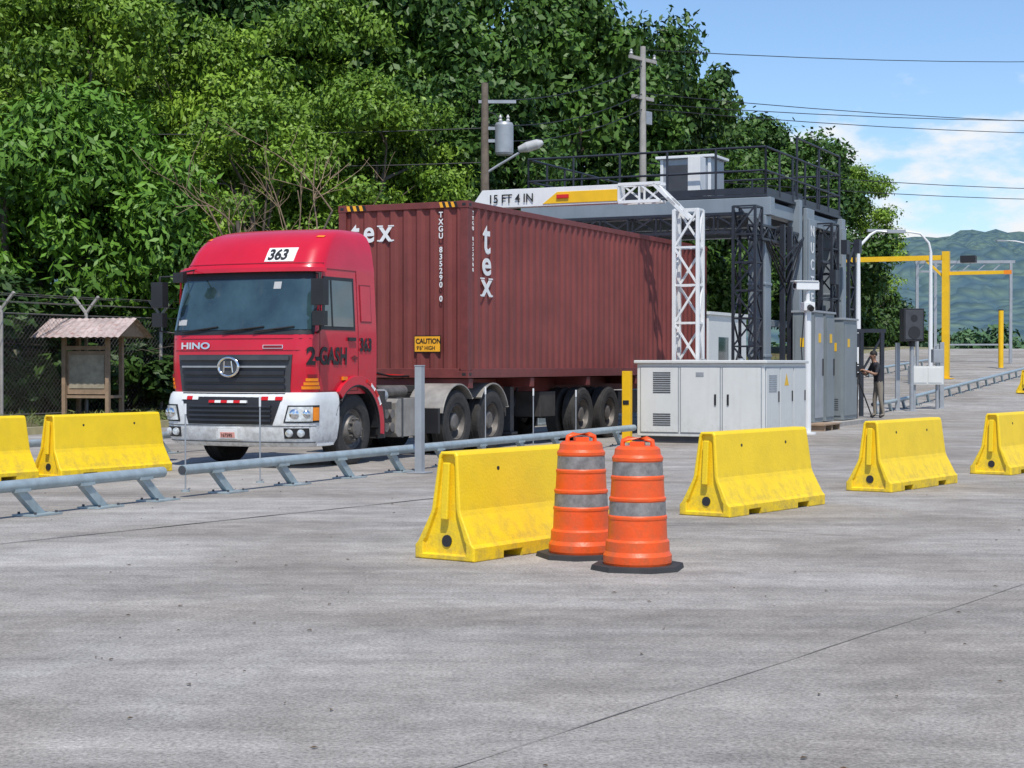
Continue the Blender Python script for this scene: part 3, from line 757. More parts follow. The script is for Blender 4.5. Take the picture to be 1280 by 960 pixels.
lattice(mb,(16.7,-1.55,0),(16.7,-1.55,4.9),.6,.5,(1,0,0),(0,1,0),BLKS,.032,.55,.018)
lattice(mb,(19.2,-1.3,0),(19.2,-1.3,4.6),.6,.6,(1,0,0),(0,1,0),BLKS,.036,.55,.02)
lattice(mb,(11.25,4.2,0),(11.25,4.2,4.9),.5,.5,(1,0,0),(0,1,0),BLKS,.03,.6,.018)
lattice(mb,(14.4,-1.4,4.35),(11.3,-1.4,4.35),.3,.3,(0,1,0),(0,0,1),BLKS,.025,.5,.018)
lattice(mb,(11.25,-1.2,4.55),(11.25,4.2,4.55),.3,.4,(1,0,0),(0,0,1),BLKS,.03,.6,.018)
for s in (12.7,13.3,16.0,17.3): mb.box(s-.05,s+.05,-1.68,-1.57,1.0,4.6,BLKS)
for z in (2.0,3.0,3.9): mb.box(15.6,17.4,-1.78,-1.7,z,z+.06,BLKS)
for s,z in ((17.3,4.2),(18.6,4.3),(16.2,3.4)): mb.box(s,s+.28,-1.95,-1.80,z,z+.35,BLKS)
for k in range(4): mb.tube([(11.3,-1.4,4.7),(12.5+.1*k,-1.7,3.8-.25*k),(14.2,-1.7,4.4)],.022,BLK,6)
mb.make('black_lattice_masts',sca)
mb=MB(off=O)
mb.box(11.9,18.6,-1.5,4.4,5.18,5.24,BLKS)
def railng(p,q,h=1.05):
    p=Vector(p);q=Vector(q);n=max(1,int((q-p).length/1.0))
    for i in range(n+1):
        u=p.lerp(q,i/n); mb.cyl(u,u+Vector((0,0,h)),.028,BLKS,n=8)
    for z in (h*.5,h): mb.cyl(p+Vector((0,0,z)),q+Vector((0,0,z)),.026,BLKS,n=8)
    mb.beam(p+Vector((0,0,.08)),q+Vector((0,0,.08)),.02,BLKS,.14)
railng((11.95,-1.45,5.24),(11.95,4.35,5.24)); railng((18.5,-1.45,5.24),(18.5,4.35,5.24))
railng((11.95,-1.45,5.24),(18.5,-1.45,5.24)); railng((11.95,4.35,5.24),(18.5,4.35,5.24))
for s in (14.5,16.5,18.5): mb.cyl((s,-1.45,5.24),(s,-1.45,6.8),.03,BLKS,n=8)
mb.cyl((14.5,-1.45,6.78),(18.5,-1.45,6.78),.026,BLKS,n=8)
mb.box(16.2,17.0,-.9,-.3,5.24,5.7,BLKS)
mb.make('roof_platform',sca)
mb=MB(off=O)
mb.box(14.6,15.6,.7,2.0,5.40,6.45,GREYL); mb.box(14.58,14.6,.85,1.85,5.50,6.3,DGR); mb.box(14.5,15.7,.6,2.1,6.452,6.52,WHT)
mb.box(14.57,14.6,.7,.78,5.4,6.45,WHT); mb.box(14.57,14.6,1.92,2.0,5.4,6.45,WHT)
mb.box(12.3,12.7,.2,.5,5.3,6.2,WHT)
mb.box(14.7,15.5,.8,1.9,5.24,5.40,DGR)
mb.make('detector_housing',sca,bevel=.015)
mb=MB(off=O)
for (s0,s1,t0,t1,h) in ((13.1,13.9,-2.25,-1.75,2.62),(14.1,14.9,-2.25,-1.75,2.62),(15.2,16.5,-2.40,-1.85,2.50),(17.0,17.8,-1.97,-1.80,1.5)):
    mb.box(s0,s1,t0,t1,.12,h,GREYB); mb.box(s0-.03,s1+.03,t0-.04,t1+.03,h+.002,h+.05,GREYL)
    if t1-t0>.3:
        mb.box(s0+.06,s1-.06,t0-.022,t0-.002,.22,h-.10,GREYL if s0<14 else GREYB)
        mb.box(s0-.022,s0-.002,t0+.06,t1-.06,.22,h-.10,GREYB)
        mb.box(s1-.16,s1-.12,t0-.045,t0-.023,h*.45,h*.6,BLK)
        mb.box(s0-.028,s0-.023,t0+.16,t0+.32,h*.70,h*.78,YELP); mb.box(s0+.3,s0+.5,t0-.028,t0-.023,h*.74,h*.82,YELP)
        for k in range(6): mb.box(s0-.028,s0-.023,t0+.12,t1-.12,.35+.05*k,.37+.05*k,DGR)
mb.box(12.9,16.8,-2.6,-1.75,-.02,.10,CONC)
mb.make('control_cabinets',sca,bevel=.01)
for i,ch in enumerate('NUCTECH'): text(ch,.36,(15.12-12,-1.665+1.3,4.5-i*.40),'side',sca,TXTW,'panel_lettering',.004,1.3,'CENTER')
mb=MB(off=(11.9,-2.7,0)); mb.box(11.2,12.6,-3.0,-2.5,.12,.15,WOOD)
for a in (11.25,11.85,12.5): mb.box(a,a+.08,-2.98,-2.52,.0,.12,WOOD)
mb.make('wooden_pallet',loc=P(11.9,-2.7),rz=A)

# ------------------------------------------------------------ office cabin behind
s0,t0=27,4.9; zz=gz(P(s0,t0).y)
mb=MB(off=(s0,t0,0))
mb.box(s0,s0+4,t0,t0+2.4,.1,2.8,CAB); mb.box(s0-.06,s0+4.06,t0-.06,t0+2.46,2.803,2.9,CAB)
mb.box(s0-.02,s0,t0+.3,t0+1.1,.2,2.3,GREYL); mb.box(s0-.02,s0,t0+1.3,t0+2.1,1.2,2.1,GLASS); mb.box(s0+1,s0+2,t0-.02,t0,1.2,2.1,GLASS)
mb.box(s0-.03,s0-.021,t0+.35,t0+.7,1.5,1.9,SIGNY); mb.box(s0+.1,s0+3.9,t0+.1,t0+2.3,-.1,.1,DGR)
mb.make('site_office_cabin',loc=P(s0,t0,zz),rz=A,bevel=.01)

# ------------------------------------------------------------ cctv post, speaker post etc.
def top(name,x,y,fn,rz=0,bevel=0):
    m=MB(); fn(m); return m.make(name,loc=(x,y,gz(y)),rz=rz,bevel=bevel)
def cctv(m):
    m.cyl((0,0,0),(0,0,2.75),.075,WHT); m.cyl((0,0,2.75),(0,0,2.95),.045,WHT); m.cyl((0,0,0),(0,0,.04),.18,WHT)
    m.tube([(-.08,0,2.5),(-.14,0,1.8),(-.09,0,1.1)],.014,BLK,6)
    m.box(-.28,.22,-.09,.09,2.98,3.14,WHT); m.box(-.34,.2,-.11,.11,3.142,3.165,WHT); m.cyl((-.281,0,3.06),(-.30,0,3.06),.055,BLK)
    m.box(-.12,.12,-.1,.1,2.55,2.72,WHT); m.cyl((.0,-.1,2.62),(.0,-.2,2.58),.06,BLK)
top('cctv_camera_post',6.1,35.4,cctv,.25,.008)
def spk(m):
    m.cyl((0,0,0),(0,0,2.0),.06,GREYL); m.box(-.30,.30,-.2,.2,2.05,3.0,BLK); m.box(-.26,.26,-.215,-.201,2.1,2.95,DGR)
    m.cyl((0,0,0),(0,0,.03),.2,GREYL); m.cyl((0,-.216,2.3),(0,-.225,2.3),.18,BLK,n=20); m.cyl((0,-.216,2.72),(0,-.225,2.72),.1,BLK,n=20)
    m.cyl((.0,0,1.9),(.0,0,2.06),.1,BLK)
top('loudspeaker_stand',11.65,50,spk,.1,.02)
def jb(m):
    m.cyl((-.35,0,0),(-.35,0,1.6),.05,GREYL); m.cyl((.35,0,0),(.35,0,1.9),.05,GREYL)
    m.box(-.5,.5,-.15,.15,.75,1.3,CAB); m.box(-.44,-.02,-.165,-.151,.8,1.25,CAB); m.box(.02,.44,-.165,-.151,.8,1.25,CAB); m.box(.2,.5,-.12,.12,1.4,1.8,GREYL)
top('junction_box',12.3,51,jb,.1,.01)
def gp(m):
    m.box(-.06,.06,-.06,.06,0,2.0,GREYL); m.box(-.1,.1,-.1,.1,0,.03,GREYL)
top('steel_post',11.35,50.5,gp); top('steel_post',12.9,51.5,gp)
def signal(m):
    m.cyl((0,0,0),(0,0,2.4),.05,GREYL); m.box(-.13,.13,-.1,.1,2.0,2.75,BLK)
    m.cyl((0,-.1,2.55),(0,-.14,2.55),.09,REDL); m.cyl((0,-.1,2.2),(0,-.14,2.2),.09,DGR); m.cyl((0,0,0),(0,0,.03),.15,GREYL)
top('traffic_signal',15.6,66,signal)
def brace(m):
    m.box(-.05,.05,-.05,.05,0,2.3,BLKS); m.box(-.7,.7,-.05,.05,2.3,2.4,BLKS); m.box(.55,.65,-.05,.05,0,2.3,BLKS); m.box(-.65,-.1,-.12,.12,1.9,2.28,BLKS); m.beam((0,0,1.2),(.6,0,2.2),.05,BLKS)
top('detector_stand',9.55,46.9,brace,.2)

# ------------------------------------------------------------ far gates and lamps
def gate1(m):
    m.box(-.14,.14,-.14,.14,0,5.2,YELP); m.box(-.3,.3,-.3,.3,0,.04,YELP)
    m.beam((.14,0,4.95),(4.4,0,4.95),.16,YELP,.2)
    m.beam((.14,0,4.2),(.8,0,4.85),.09,YELP); m.beam((-.14,0,4.3),(-2.3,0,4.3),.12,YELP,.14); m.box(-2.6,-2.3,-.05,.05,4.22,4.38,AMB)
    m.box(-1.2,-.6,-.2,.2,4.72,5.0,BLK)
top('height_barrier_gate',17.7,70,gate1,A+math.pi/2)
def gate2(m):
    for x in (0,.9,4.6): m.box(x-.07,x+.07,-.07,.07,0,5.0,GREYL)
    m.box(-.1,4.8,-.07,.07,5.0,5.14,GREYL); m.box(0,4.6,-.06,.06,4.55,4.65,GREYL)
    m.box(.9,4.5,-.02,.02,.9,.98,GREYL)
    for k in range(6): m.beam((.75*k,0,4.65),(.75*k+.4,0,5.0),.05,GREYL)
top('gate_frame',20.3,86,gate2,-.08)
def yb(m): m.cyl((0,0,0),(0,0,2.7),.12,YELP); m.cyl((0,0,0),(0,0,.03),.25,GREYL); m.cyl((0,0,2.7),(0,0,2.75),.12,BLK)
top('yellow_marker_post',22.8,80,yb)
def lamp(m,h=6.3,arm=2.0):
    sg=1 if arm>0 else -1; ar=abs(arm)
    m.tube([(0,0,0),(0,0,h*.5),(0,0,h*.86)],[.09,.08,.06],WHT,10); m.cyl((0,0,0),(0,0,.05),.2,WHT)
    m.tube([(0,0,h*.86),(-.08*sg,0,h*.92),(-.4*sg,0,h*.98),(-ar*.6*sg-.0,0,h),(-ar*sg,0,h)],[.055,.05,.045,.04,.04],WHT,8)
    a,b=sorted((-sg*(ar+.55),-sg*(ar-.05))); m.box(a,b,-.12,.12,h-.05,h+.05,GREYL)
top('street_lamp',16.1,66,lambda m:lamp(m,5.9,1.9))
top('street_lamp',11.3,56,lambda m:lamp(m,5.5,-1.0),.1)
top('street_lamp',34,112,lambda m:lamp(m,7,2.2),.3)
def bolt(m):
    m.lathe([(.19,.0),(.19,.03),(.13,.035),(.025,.68),(.0,.69)],(0,0,0),(0,0,1),[RUB,RUB,ORG,ORG],20)
top('traffic_cone',9.9,52.5,bolt)

# ------------------------------------------------------------ utility poles & wires
def upole(m,h,wood=False,trafo=False):
    mt=WOODP if wood else CONC
    m.tube([(0,0,0),(0,0,h)],[.19,.11],mt,12)
    if trafo:
        m.lathe([(0,-.55),(.26,-.55),(.30,-.48),(.30,.40),(.26,.48),(.1,.52),(0,.52)],(.62,0,h-1.75),(0,0,1),GREYL,18)
        for k in (-.12,.12): m.lathe([(.04,0),(.07,.05),(.04,.1),(.06,.15),(.03,.22),(0,.25)],(.62+k,0,h-1.25),(0,0,1),ISO,10)
        m.box(.1,.4,-.05,.05,h-1.9,h-1.8,GREYL); m.box(.1,.4,-.05,.05,h-1.5,h-1.4,GREYL)
        m.beam((-.2,0,h-.6),(1.0,0,h-.6),.1,GREYL)
        m.tube([(.0,0,h-2.9),(.5,-.1,h-2.6),(1.1,-.2,h-2.25)],.04,GREYL,8)
        m.lathe([(0,-.42),(.10,-.38),(.17,-.1),(.16,.25),(.07,.42),(0,.44)],(1.45,-.25,h-2.05),(1,-.15,.28),ISO,16)
        m.tube([(.05,0,h-.9),(.35,0,h-1.0),(.5,0,h-1.25)],.02,BLK,6)
        m.tube([(0,0,h-3.2),(-.8,.1,h-6.0),(-1.1,.2,h-8)],.012,BLK,5)
    else:
        m.beam((-.9,0,h-.5),(.9,0,h-.5),.11,mt,.13); m.beam((-.7,0,h-2.0),(.7,0,h-2.0),.11,mt,.13)
        for x in (-.8,0,.8): m.lathe([(.05,0),(.08,.06),(.05,.12),(.06,.18),(0,.24)],(x,0,h-.43),(0,0,1),ISO,10)
        m.box(.1,.5,-.1,.1,h-3.0,h-2.5,GREYL)
top('utility_pole',-.87,55,lambda m:upole(m,10.2,True,True))
top('utility_pole',5.1,67,lambda m:upole(m,13.1),.9)
top('utility_pole',60,120,lambda m:upole(m,22),.9)
def plainpole(m): m.tube([(0,0,0),(0,0,7.6)],[.16,.10],WOODP,12); m.beam((-.5,0,7.2),(.5,0,7.2),.09,WOODP)
top('utility_pole',-14.2,48,plainpole,1.2)
mb=MB()
def wire(p,q,sag,r=.018):
    p=Vector(p);q=Vector(q);pts=[]
    for i in range(15):
        k=i/14; v=p.lerp(q,k); v.z-=sag*4*k*(1-k); pts.append(v)
    mb.tube(pts,r,BLK,5,False)
for za,zb in ((13.7,24.0),(12.0,18.9),(11.4,18.3),(11.6,19.6),(9.3,14.3),(8.8,13.7)): wire((5.1,67,za),(60,120,zb),.9)
for za,zb in ((9.9,13.1),(9.1,12.0),(8.6,11.4)): wire((-.87,55,za),(5.1,67,zb),.4)
for za,zb in ((9.9,9.0),(9.1,7.9)): wire((-40,50,za),(-.87,55,zb),.8)
mb.make('power_lines')

# ------------------------------------------------------------ fence, kiosk
fen=empty('chain_link_fence',P(-2,16.5,.12),A); O=(-2,16.5,.12)
FW=mat('fence_wire',(.16,.15,.14),.6,.3,.2)
mb=MB(off=O); S_=-2
while S_<=62:
    z=gz(P(S_,16.5).y)+.1
    mb.cyl((S_,16.5,z-.2),(S_,16.5,z+2.7),.05,CONC,n=8)
    mb.beam((S_,16.5,z+2.68),(S_,16.1,z+3.1),.06,CONC); mb.beam((S_,16.5,z+2.68),(S_,16.9,z+3.1),.06,CONC)
    if S_<60:
        z2=gz(P(S_+3.2,16.5).y)+.1
        for h in (.1,2.6): mb.cyl((S_,16.5,z+h),(S_+3.2,16.5,z2+h),.018,FW,n=6)
        for k in (-.38,-.2,.2,.38): mb.cyl((S_,16.5+k,z+2.68+abs(k)),(S_+3.2,16.5+k,z2+2.68+abs(k)),.008,FW,n=4)
    S_+=3.2
mb.make('posts_and_wires',fen)
mb=MB(off=O); x=-2
while x<40:
    z=gz(P(x,16.5).y)+.1
    mb.beam((x,16.5,z+.1),(x+2.5,16.5,z+2.6),.005,FW); mb.beam((x+2.5,16.51,z+.1),(x,16.51,z+2.6),.005,FW)
    x+=.14
mb.make('mesh_wires',fen)
def kiosk(m):
    for x in (-.62,.62):
        for y in (-.35,.35): m.box(x-.05,x+.05,y-.05,y+.05,0,2.0,WOOD)
    m.box(-.56,.56,-.3,-.26,.55,1.65,WOOD); m.box(-.50,.50,-.315,-.301,.7,1.55,mat('notice_board',(.38,.33,.24),.8,0,.25,5))
    m.box(-.66,.66,-.33,.33,.45,.52,WOOD); m.box(-.66,.66,-.37,-.33,1.68,1.78,WOOD)
    n=26
    for sg in (-1,1):
        vs=[]
        for i in range(n+1):
            x=-1.25+2.5*i/n; dz=.025*(i%2)
            vs+=[(x,0,2.48+dz),(x,sg*.95,1.98+dz)]
        m.add(vs,[(2*i,2*i+2,2*i+3,2*i+1) for i in range(n)],RUST)
    m.add([(-1.1,-.8,2.02),(-1.1,.8,2.02),(-1.1,0,2.45)],[(0,1,2)],WOOD); m.add([(1.1,-.8,2.02),(1.1,.8,2.02),(1.1,0,2.45)],[(0,1,2)],WOOD)
m=MB(); kiosk(m); m.make('notice_kiosk',loc=(-10.75,44,.13),rz=-.28)

# ------------------------------------------------------------ trees
def leafmat(name,dark,light,trans=.0):
    m=bpy.data.materials.new(name); m.use_nodes=True; nt=m.node_tree;N=nt.nodes;L=nt.links
    b=N['Principled BSDF']; b.inputs['Roughness'].default_value=.5; b.inputs['Specular IOR Level'].default_value=.3
    at=N.new('ShaderNodeAttribute'); at.attribute_name='shade'
    oi=N.new('ShaderNodeObjectInfo')
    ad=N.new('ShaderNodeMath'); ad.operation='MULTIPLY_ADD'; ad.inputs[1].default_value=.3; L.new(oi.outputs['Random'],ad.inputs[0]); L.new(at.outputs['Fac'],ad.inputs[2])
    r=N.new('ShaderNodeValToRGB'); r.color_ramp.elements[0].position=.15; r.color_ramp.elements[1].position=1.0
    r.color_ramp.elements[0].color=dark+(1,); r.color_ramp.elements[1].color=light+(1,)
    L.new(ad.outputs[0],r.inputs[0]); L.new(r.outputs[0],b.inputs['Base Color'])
    return m
LM_M=leafmat('leaf_mango',(.020,.065,.010),(.120,.25,.022))
LM_F=leafmat('leaf_feathery',(.042,.105,.010),(.21,.34,.030))
LM_D=leafmat('leaf_dark',(.014,.045,.009),(.075,.155,.022))
LM_B=leafmat('leaf_understory',(.012,.034,.008),(.06,.12,.02))
def leaf_mesh(name,cen,rad,nper,L0,L1,wr,mt,flat=.75,droop=.3,power=2.2):
    cen=np.array(cen);rad=np.array(rad);K=len(cen); idx=np.repeat(np.arange(K),nper); n=len(idx)
    d=rng.normal(size=(n,3)); d/=np.linalg.norm(d,axis=1)[:,None]
    rr=rad[idx]*rng.random(n)**(1/power)
    rr*=1+.25*rng.normal(size=n)*(rng.random(n)<.25)
    p=cen[idx]+d*rr[:,None]*np.array([1,1,flat])
    nn=d*.7+rng.normal(size=(n,3))*.55+np.array([0,0,.5]); nn/=np.linalg.norm(nn,axis=1)[:,None]
    t=rng.normal(size=(n,3)); t[:,2]-=droop; t-=nn*(t*nn).sum(1)[:,None]; t/=np.linalg.norm(t,axis=1)[:,None]
    b=np.cross(nn,t); Ls=(L0+(L1-L0)*rng.random(n))[:,None]
    v=np.empty((n,4,3)); v[:,0]=p-t*Ls*.5; v[:,1]=p+b*Ls*wr*.5; v[:,2]=p+t*Ls*.5; v[:,3]=p-b*Ls*wr*.5
    me=bpy.data.meshes.new(name); me.vertices.add(n*4); me.vertices.foreach_set('co',v.reshape(-1))
    me.loops.add(n*4); me.loops.foreach_set('vertex_index',np.arange(n*4,dtype=np.int32))
    me.polygons.add(n); me.polygons.foreach_set('loop_start',np.arange(0,n*4,4,dtype=np.int32)); me.polygons.foreach_set('loop_total',np.full(n,4,dtype=np.int32))
    me.update(calc_edges=True)
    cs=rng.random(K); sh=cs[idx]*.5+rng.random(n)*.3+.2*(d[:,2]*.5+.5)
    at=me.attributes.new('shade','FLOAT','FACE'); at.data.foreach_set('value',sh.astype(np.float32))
    me.materials.append(mt); return me
def trunk_mesh(name,h,cen,r0,nl):
    m=MB(); top_=Vector((random.uniform(-.3,.3),random.uniform(-.3,.3),h))
    mid=Vector((random.uniform(-.25,.25),random.uniform(-.25,.25),h*.5))
    m.tube([(0,0,-.3),(0,0,.3),mid,top_],[r0*1.5,r0*1.1,r0*.85,r0*.6],BARK,10)
    for c in random.sample(list(cen),min(nl,len(cen))):
        c=Vector(c); k=random.uniform(.45,1); st=(mid.lerp(top_,max(0,2*k-1)))
        md=st.lerp(c,.5)+Vector((random.uniform(-.4,.4),random.uniform(-.4,.4),random.uniform(-.1,.6)))
        m.tube([st,md,c],[r0*.42,r0*.25,r0*.08],BARK,6)
        for _ in range(2):
            e=c+Vector((random.uniform(-1,1),random.uniform(-1,1),random.uniform(-.2,.9)))
            m.tube([md,md.lerp(e,.6)+Vector((0,0,.2)),e],[r0*.15,r0*.1,r0*.03],BARK,5)
    me=bpy.data.meshes.new(name); me.from_pydata(m.v,[],m.f); me.materials.append(BARK); me.polygons.foreach_set('use_smooth',m.sm); me.update(); return me
def crown(n,R,z0,z1,rmin,rmax,shape='dome'):
    c=[];r=[]
    while len(c)<n:
        a=random.uniform(0,2*math.pi); q=random.random()**.45; z=random.random()
        prof=math.sqrt(max(0,1-(2*z-1)**2))**.7 if shape=='ball' else (1-z**2.6)**.6*(.6+.4*min(1,z*4))
        lob=1+.16*math.sin(3*a+1.3)+.10*math.sin(5*a)
        c.append((R*prof*q*lob*math.cos(a),R*prof*q*lob*math.sin(a),z0+(z1-z0)*z)); r.append(random.uniform(rmin,rmax))
    # drop isolated strays only
    keep=[i for i in range(len(c)) if sorted(math.dist(c[i],o) for o in c)[2]<2.1]
    return [c[i] for i in keep],[r[i] for i in keep]
VAR={}
def mkvar(key,n,R,z0,z1,rmin,rmax,nper,L0,L1,wr,mt,flat,droop,power,h,r0,nl,shape='dome'):
    c,r=crown(n,R,z0,z1,rmin,rmax,shape)
    VAR[key]=(leaf_mesh('crown_'+key,c,r,nper,L0,L1,wr,mt,flat,droop,power),trunk_mesh('trunk_'+key,h,c,r0,nl))
mkvar('mango',80,3.7,1.4,7.6,.7,1.3,440,.22,.40,.34,LM_M,.78,.9,3,4.0,.22,12)
mkvar('feather',112,4.7,3.2,10,.6,1.25,350,.13,.26,.48,LM_F,.5,.1,1.9,7,.16,14)
mkvar('feather2',106,4.3,2.3,9.5,.6,1.2,350,.13,.26,.48,LM_F,.5,.1,1.9,6.5,.15,14)
mkvar('dark',118,4.8,2.4,11.5,.7,1.4,300,.22,.39,.52,LM_D,.75,.3,2.4,8,.22,10)
mkvar('dark2',118,4.5,1.6,11.5,.7,1.35,300,.22,.39,.52,LM_D,.7,.3,2.2,8,.20,10,'ball')
mkvar('bush',45,2.4,.1,3.0,.4,.8,230,.18,.36,.44,LM_B,.8,.2,2.4,1.6,.07,14)
def tree(kind,u_x,y,hscale=1.0,rscale=1.0,name='broadleaf_tree',z=None):
    cr,tr=VAR[kind]; z=gz(y)+.1 if z is None else z
    e=empty(name,(u_x,y,z),random.uniform(0,6.28)); e.scale=(rscale,rscale,hscale)
    for nm,me in (('crown',cr),('trunk',tr)):
        o=bpy.data.objects.new(nm,me); sc.collection.objects.link(o); o.parent=e
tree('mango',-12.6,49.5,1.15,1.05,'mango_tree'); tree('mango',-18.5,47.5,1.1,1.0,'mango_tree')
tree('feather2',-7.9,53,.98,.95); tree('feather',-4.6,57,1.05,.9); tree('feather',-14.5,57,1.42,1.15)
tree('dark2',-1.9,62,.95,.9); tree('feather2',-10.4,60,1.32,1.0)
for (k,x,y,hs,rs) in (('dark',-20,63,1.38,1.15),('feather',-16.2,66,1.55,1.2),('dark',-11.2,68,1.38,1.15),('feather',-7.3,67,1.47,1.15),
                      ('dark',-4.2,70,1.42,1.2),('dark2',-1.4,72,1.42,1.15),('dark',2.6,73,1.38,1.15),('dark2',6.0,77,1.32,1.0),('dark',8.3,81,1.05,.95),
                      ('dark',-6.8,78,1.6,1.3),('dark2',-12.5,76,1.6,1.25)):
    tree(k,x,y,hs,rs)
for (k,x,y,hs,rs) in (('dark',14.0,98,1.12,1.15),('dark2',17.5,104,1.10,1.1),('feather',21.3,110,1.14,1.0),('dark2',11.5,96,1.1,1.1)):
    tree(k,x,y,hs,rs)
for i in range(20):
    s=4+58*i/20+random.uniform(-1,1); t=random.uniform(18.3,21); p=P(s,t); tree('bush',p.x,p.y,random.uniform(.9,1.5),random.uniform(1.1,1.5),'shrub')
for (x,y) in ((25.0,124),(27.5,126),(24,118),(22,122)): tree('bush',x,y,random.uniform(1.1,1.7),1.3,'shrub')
def bare(m):
    random.seed(11)
    def br(p,d,L,r,dep):
        pts=[p]; q=p; dd=d.copy()
        for i in range(4):
            dd=(dd+Vector((random.uniform(-.25,.25),random.uniform(-.25,.25),random.uniform(-.12,.10)))).normalized(); q=q+dd*L/4; pts.append(q)
        m.tube(pts,[r,r*.9,r*.8,r*.7,r*.6],WOOD if dep>1 else BARK,5,False)
        if dep<4:
            for _ in range(3):
                k=random.randint(1,4); nd=(dd+Vector((random.uniform(-1,1),random.uniform(-1,1),random.uniform(-.3,.7)))).normalized()
                br(pts[k],nd,L*.62,r*.5,dep+1)
    br(Vector((0,0,0)),Vector((0,0,1)),5.4,.10,0); br(Vector((.1,0,2.5)),Vector((.6,0,.8)).normalized(),3.8,.05,1)
top('bare_tree',-7.1,47.0,bare)
random.seed(5)
HILL=bpy.data.materials.new('hill_forest_hazed'); HILL.use_nodes=True
N=HILL.node_tree.nodes;L=HILL.node_tree.links;b=N['Principled BSDF'];b.inputs['Roughness'].default_value=1;b.inputs['Specular IOR Level'].default_value=0
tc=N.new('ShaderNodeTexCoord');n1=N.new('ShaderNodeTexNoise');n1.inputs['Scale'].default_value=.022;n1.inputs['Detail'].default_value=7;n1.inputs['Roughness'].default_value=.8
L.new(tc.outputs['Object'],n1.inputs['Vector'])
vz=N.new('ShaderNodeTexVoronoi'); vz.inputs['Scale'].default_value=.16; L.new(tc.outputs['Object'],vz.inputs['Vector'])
ma=N.new('ShaderNodeMath'); ma.operation='MULTIPLY_ADD'; ma.inputs[1].default_value=-.45; L.new(vz.outputs['Distance'],ma.inputs[0]); L.new(n1.outputs['Fac'],ma.inputs[2])  # darkens cell edges: shade between tree crowns put into the colour
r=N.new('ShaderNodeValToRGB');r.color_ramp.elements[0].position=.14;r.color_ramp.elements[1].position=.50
r.color_ramp.elements[0].color=(.072,.125,.155,1);r.color_ramp.elements[1].color=(.135,.200,.165,1)  # forest greens shifted to blue, distance haze painted into both colours
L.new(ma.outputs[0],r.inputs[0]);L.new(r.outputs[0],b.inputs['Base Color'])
bpn=N.new('ShaderNodeBump'); bpn.inputs['Strength'].default_value=.7; bpn.inputs['Distance'].default_value=6; bpn.invert=True
L.new(vz.outputs['Distance'],bpn.inputs['Height']); L.new(bpn.outputs[0],b.inputs['Normal'])
from mathutils import noise as mn
def hill(name,x0,x1,y0,y1,zt,seed,nx=420,ny=70):
    def fn(i,j):
        x=x0+(x1-x0)*i/nx; y=y0+(y1-y0)*j/ny; k=math.sin(math.pi*min(1,j/ny*.5*1.6))**.7 if j/ny<.62 else math.cos((j/ny-.62)/.38*math.pi/2)
        e=1+mn.fractal(Vector((x*.006+seed,y*.006,seed)),.9,2,5)*.32
        gul=abs(mn.noise(Vector((x*.014,y*.009,seed+4))))*9
        bumpy=mn.noise(Vector((x*.10,y*.10,seed)))*3.0+mn.noise(Vector((x*.25,y*.25,3)))*2.6
        return (x,y,1.0+zt*k*max(.2,e)-gul*k+bumpy*k)
    grid(name,list(range(nx+1)),list(range(ny+1)),fn,HILL)
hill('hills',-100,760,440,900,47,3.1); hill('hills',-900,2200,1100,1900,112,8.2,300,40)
c=[];r_=[]
for i in range(260):
    x=random.uniform(42,230); y=random.uniform(200,330); c.append((x,y,1.6+random.uniform(.3,3.2))); r_.append(random.uniform(1.6,3.0))
me=leaf_mesh('distant_trees',c,r_,200,.7,1.3,.6,leafmat('leaf_distant',(.035,.08,.042),(.10,.18,.07)),.8,.2,2.5)
o=bpy.data.objects.new('distant_trees',me); sc.collection.objects.link(o)
cen=[];rad=[]
for i in range(900):
    s=random.uniform(-2,60); t=random.uniform(11.7,19) ; p=P(s,t); cen.append((p.x,p.y,gz(p.y)+.16)); rad.append(random.uniform(.12,.35))
me=leaf_mesh('grass',cen,rad,30,.12,.30,.12,leafmat('grass_blade',(.05,.09,.02),(.20,.22,.07)),.5,-1.2,1.5)
o=bpy.data.objects.new('grass',me); sc.collection.objects.link(o)
mb=MB(); LEAFD=mat('dry_leaf',(.13,.09,.055),.8,0,.4,20)
for i in range(150):
    y=5+22*random.random()**1.3; x=random.uniform(-.33,.36)*y; a=random.uniform(0,6.28); L_=random.uniform(.008,.022)
    u=Vector((math.cos(a),math.sin(a),0)); w_=Vector((-u.y,u.x,0)); p=Vector((x,y,.006))
    mb.add([p-u*L_,p-w_*L_*.5+Vector((0,0,.006)),p+u*L_,p+w_*L_*.5+Vector((0,0,.006))],[(0,1,2),(0,2,3)],LEAFD)
mb.make('fallen_leaves')

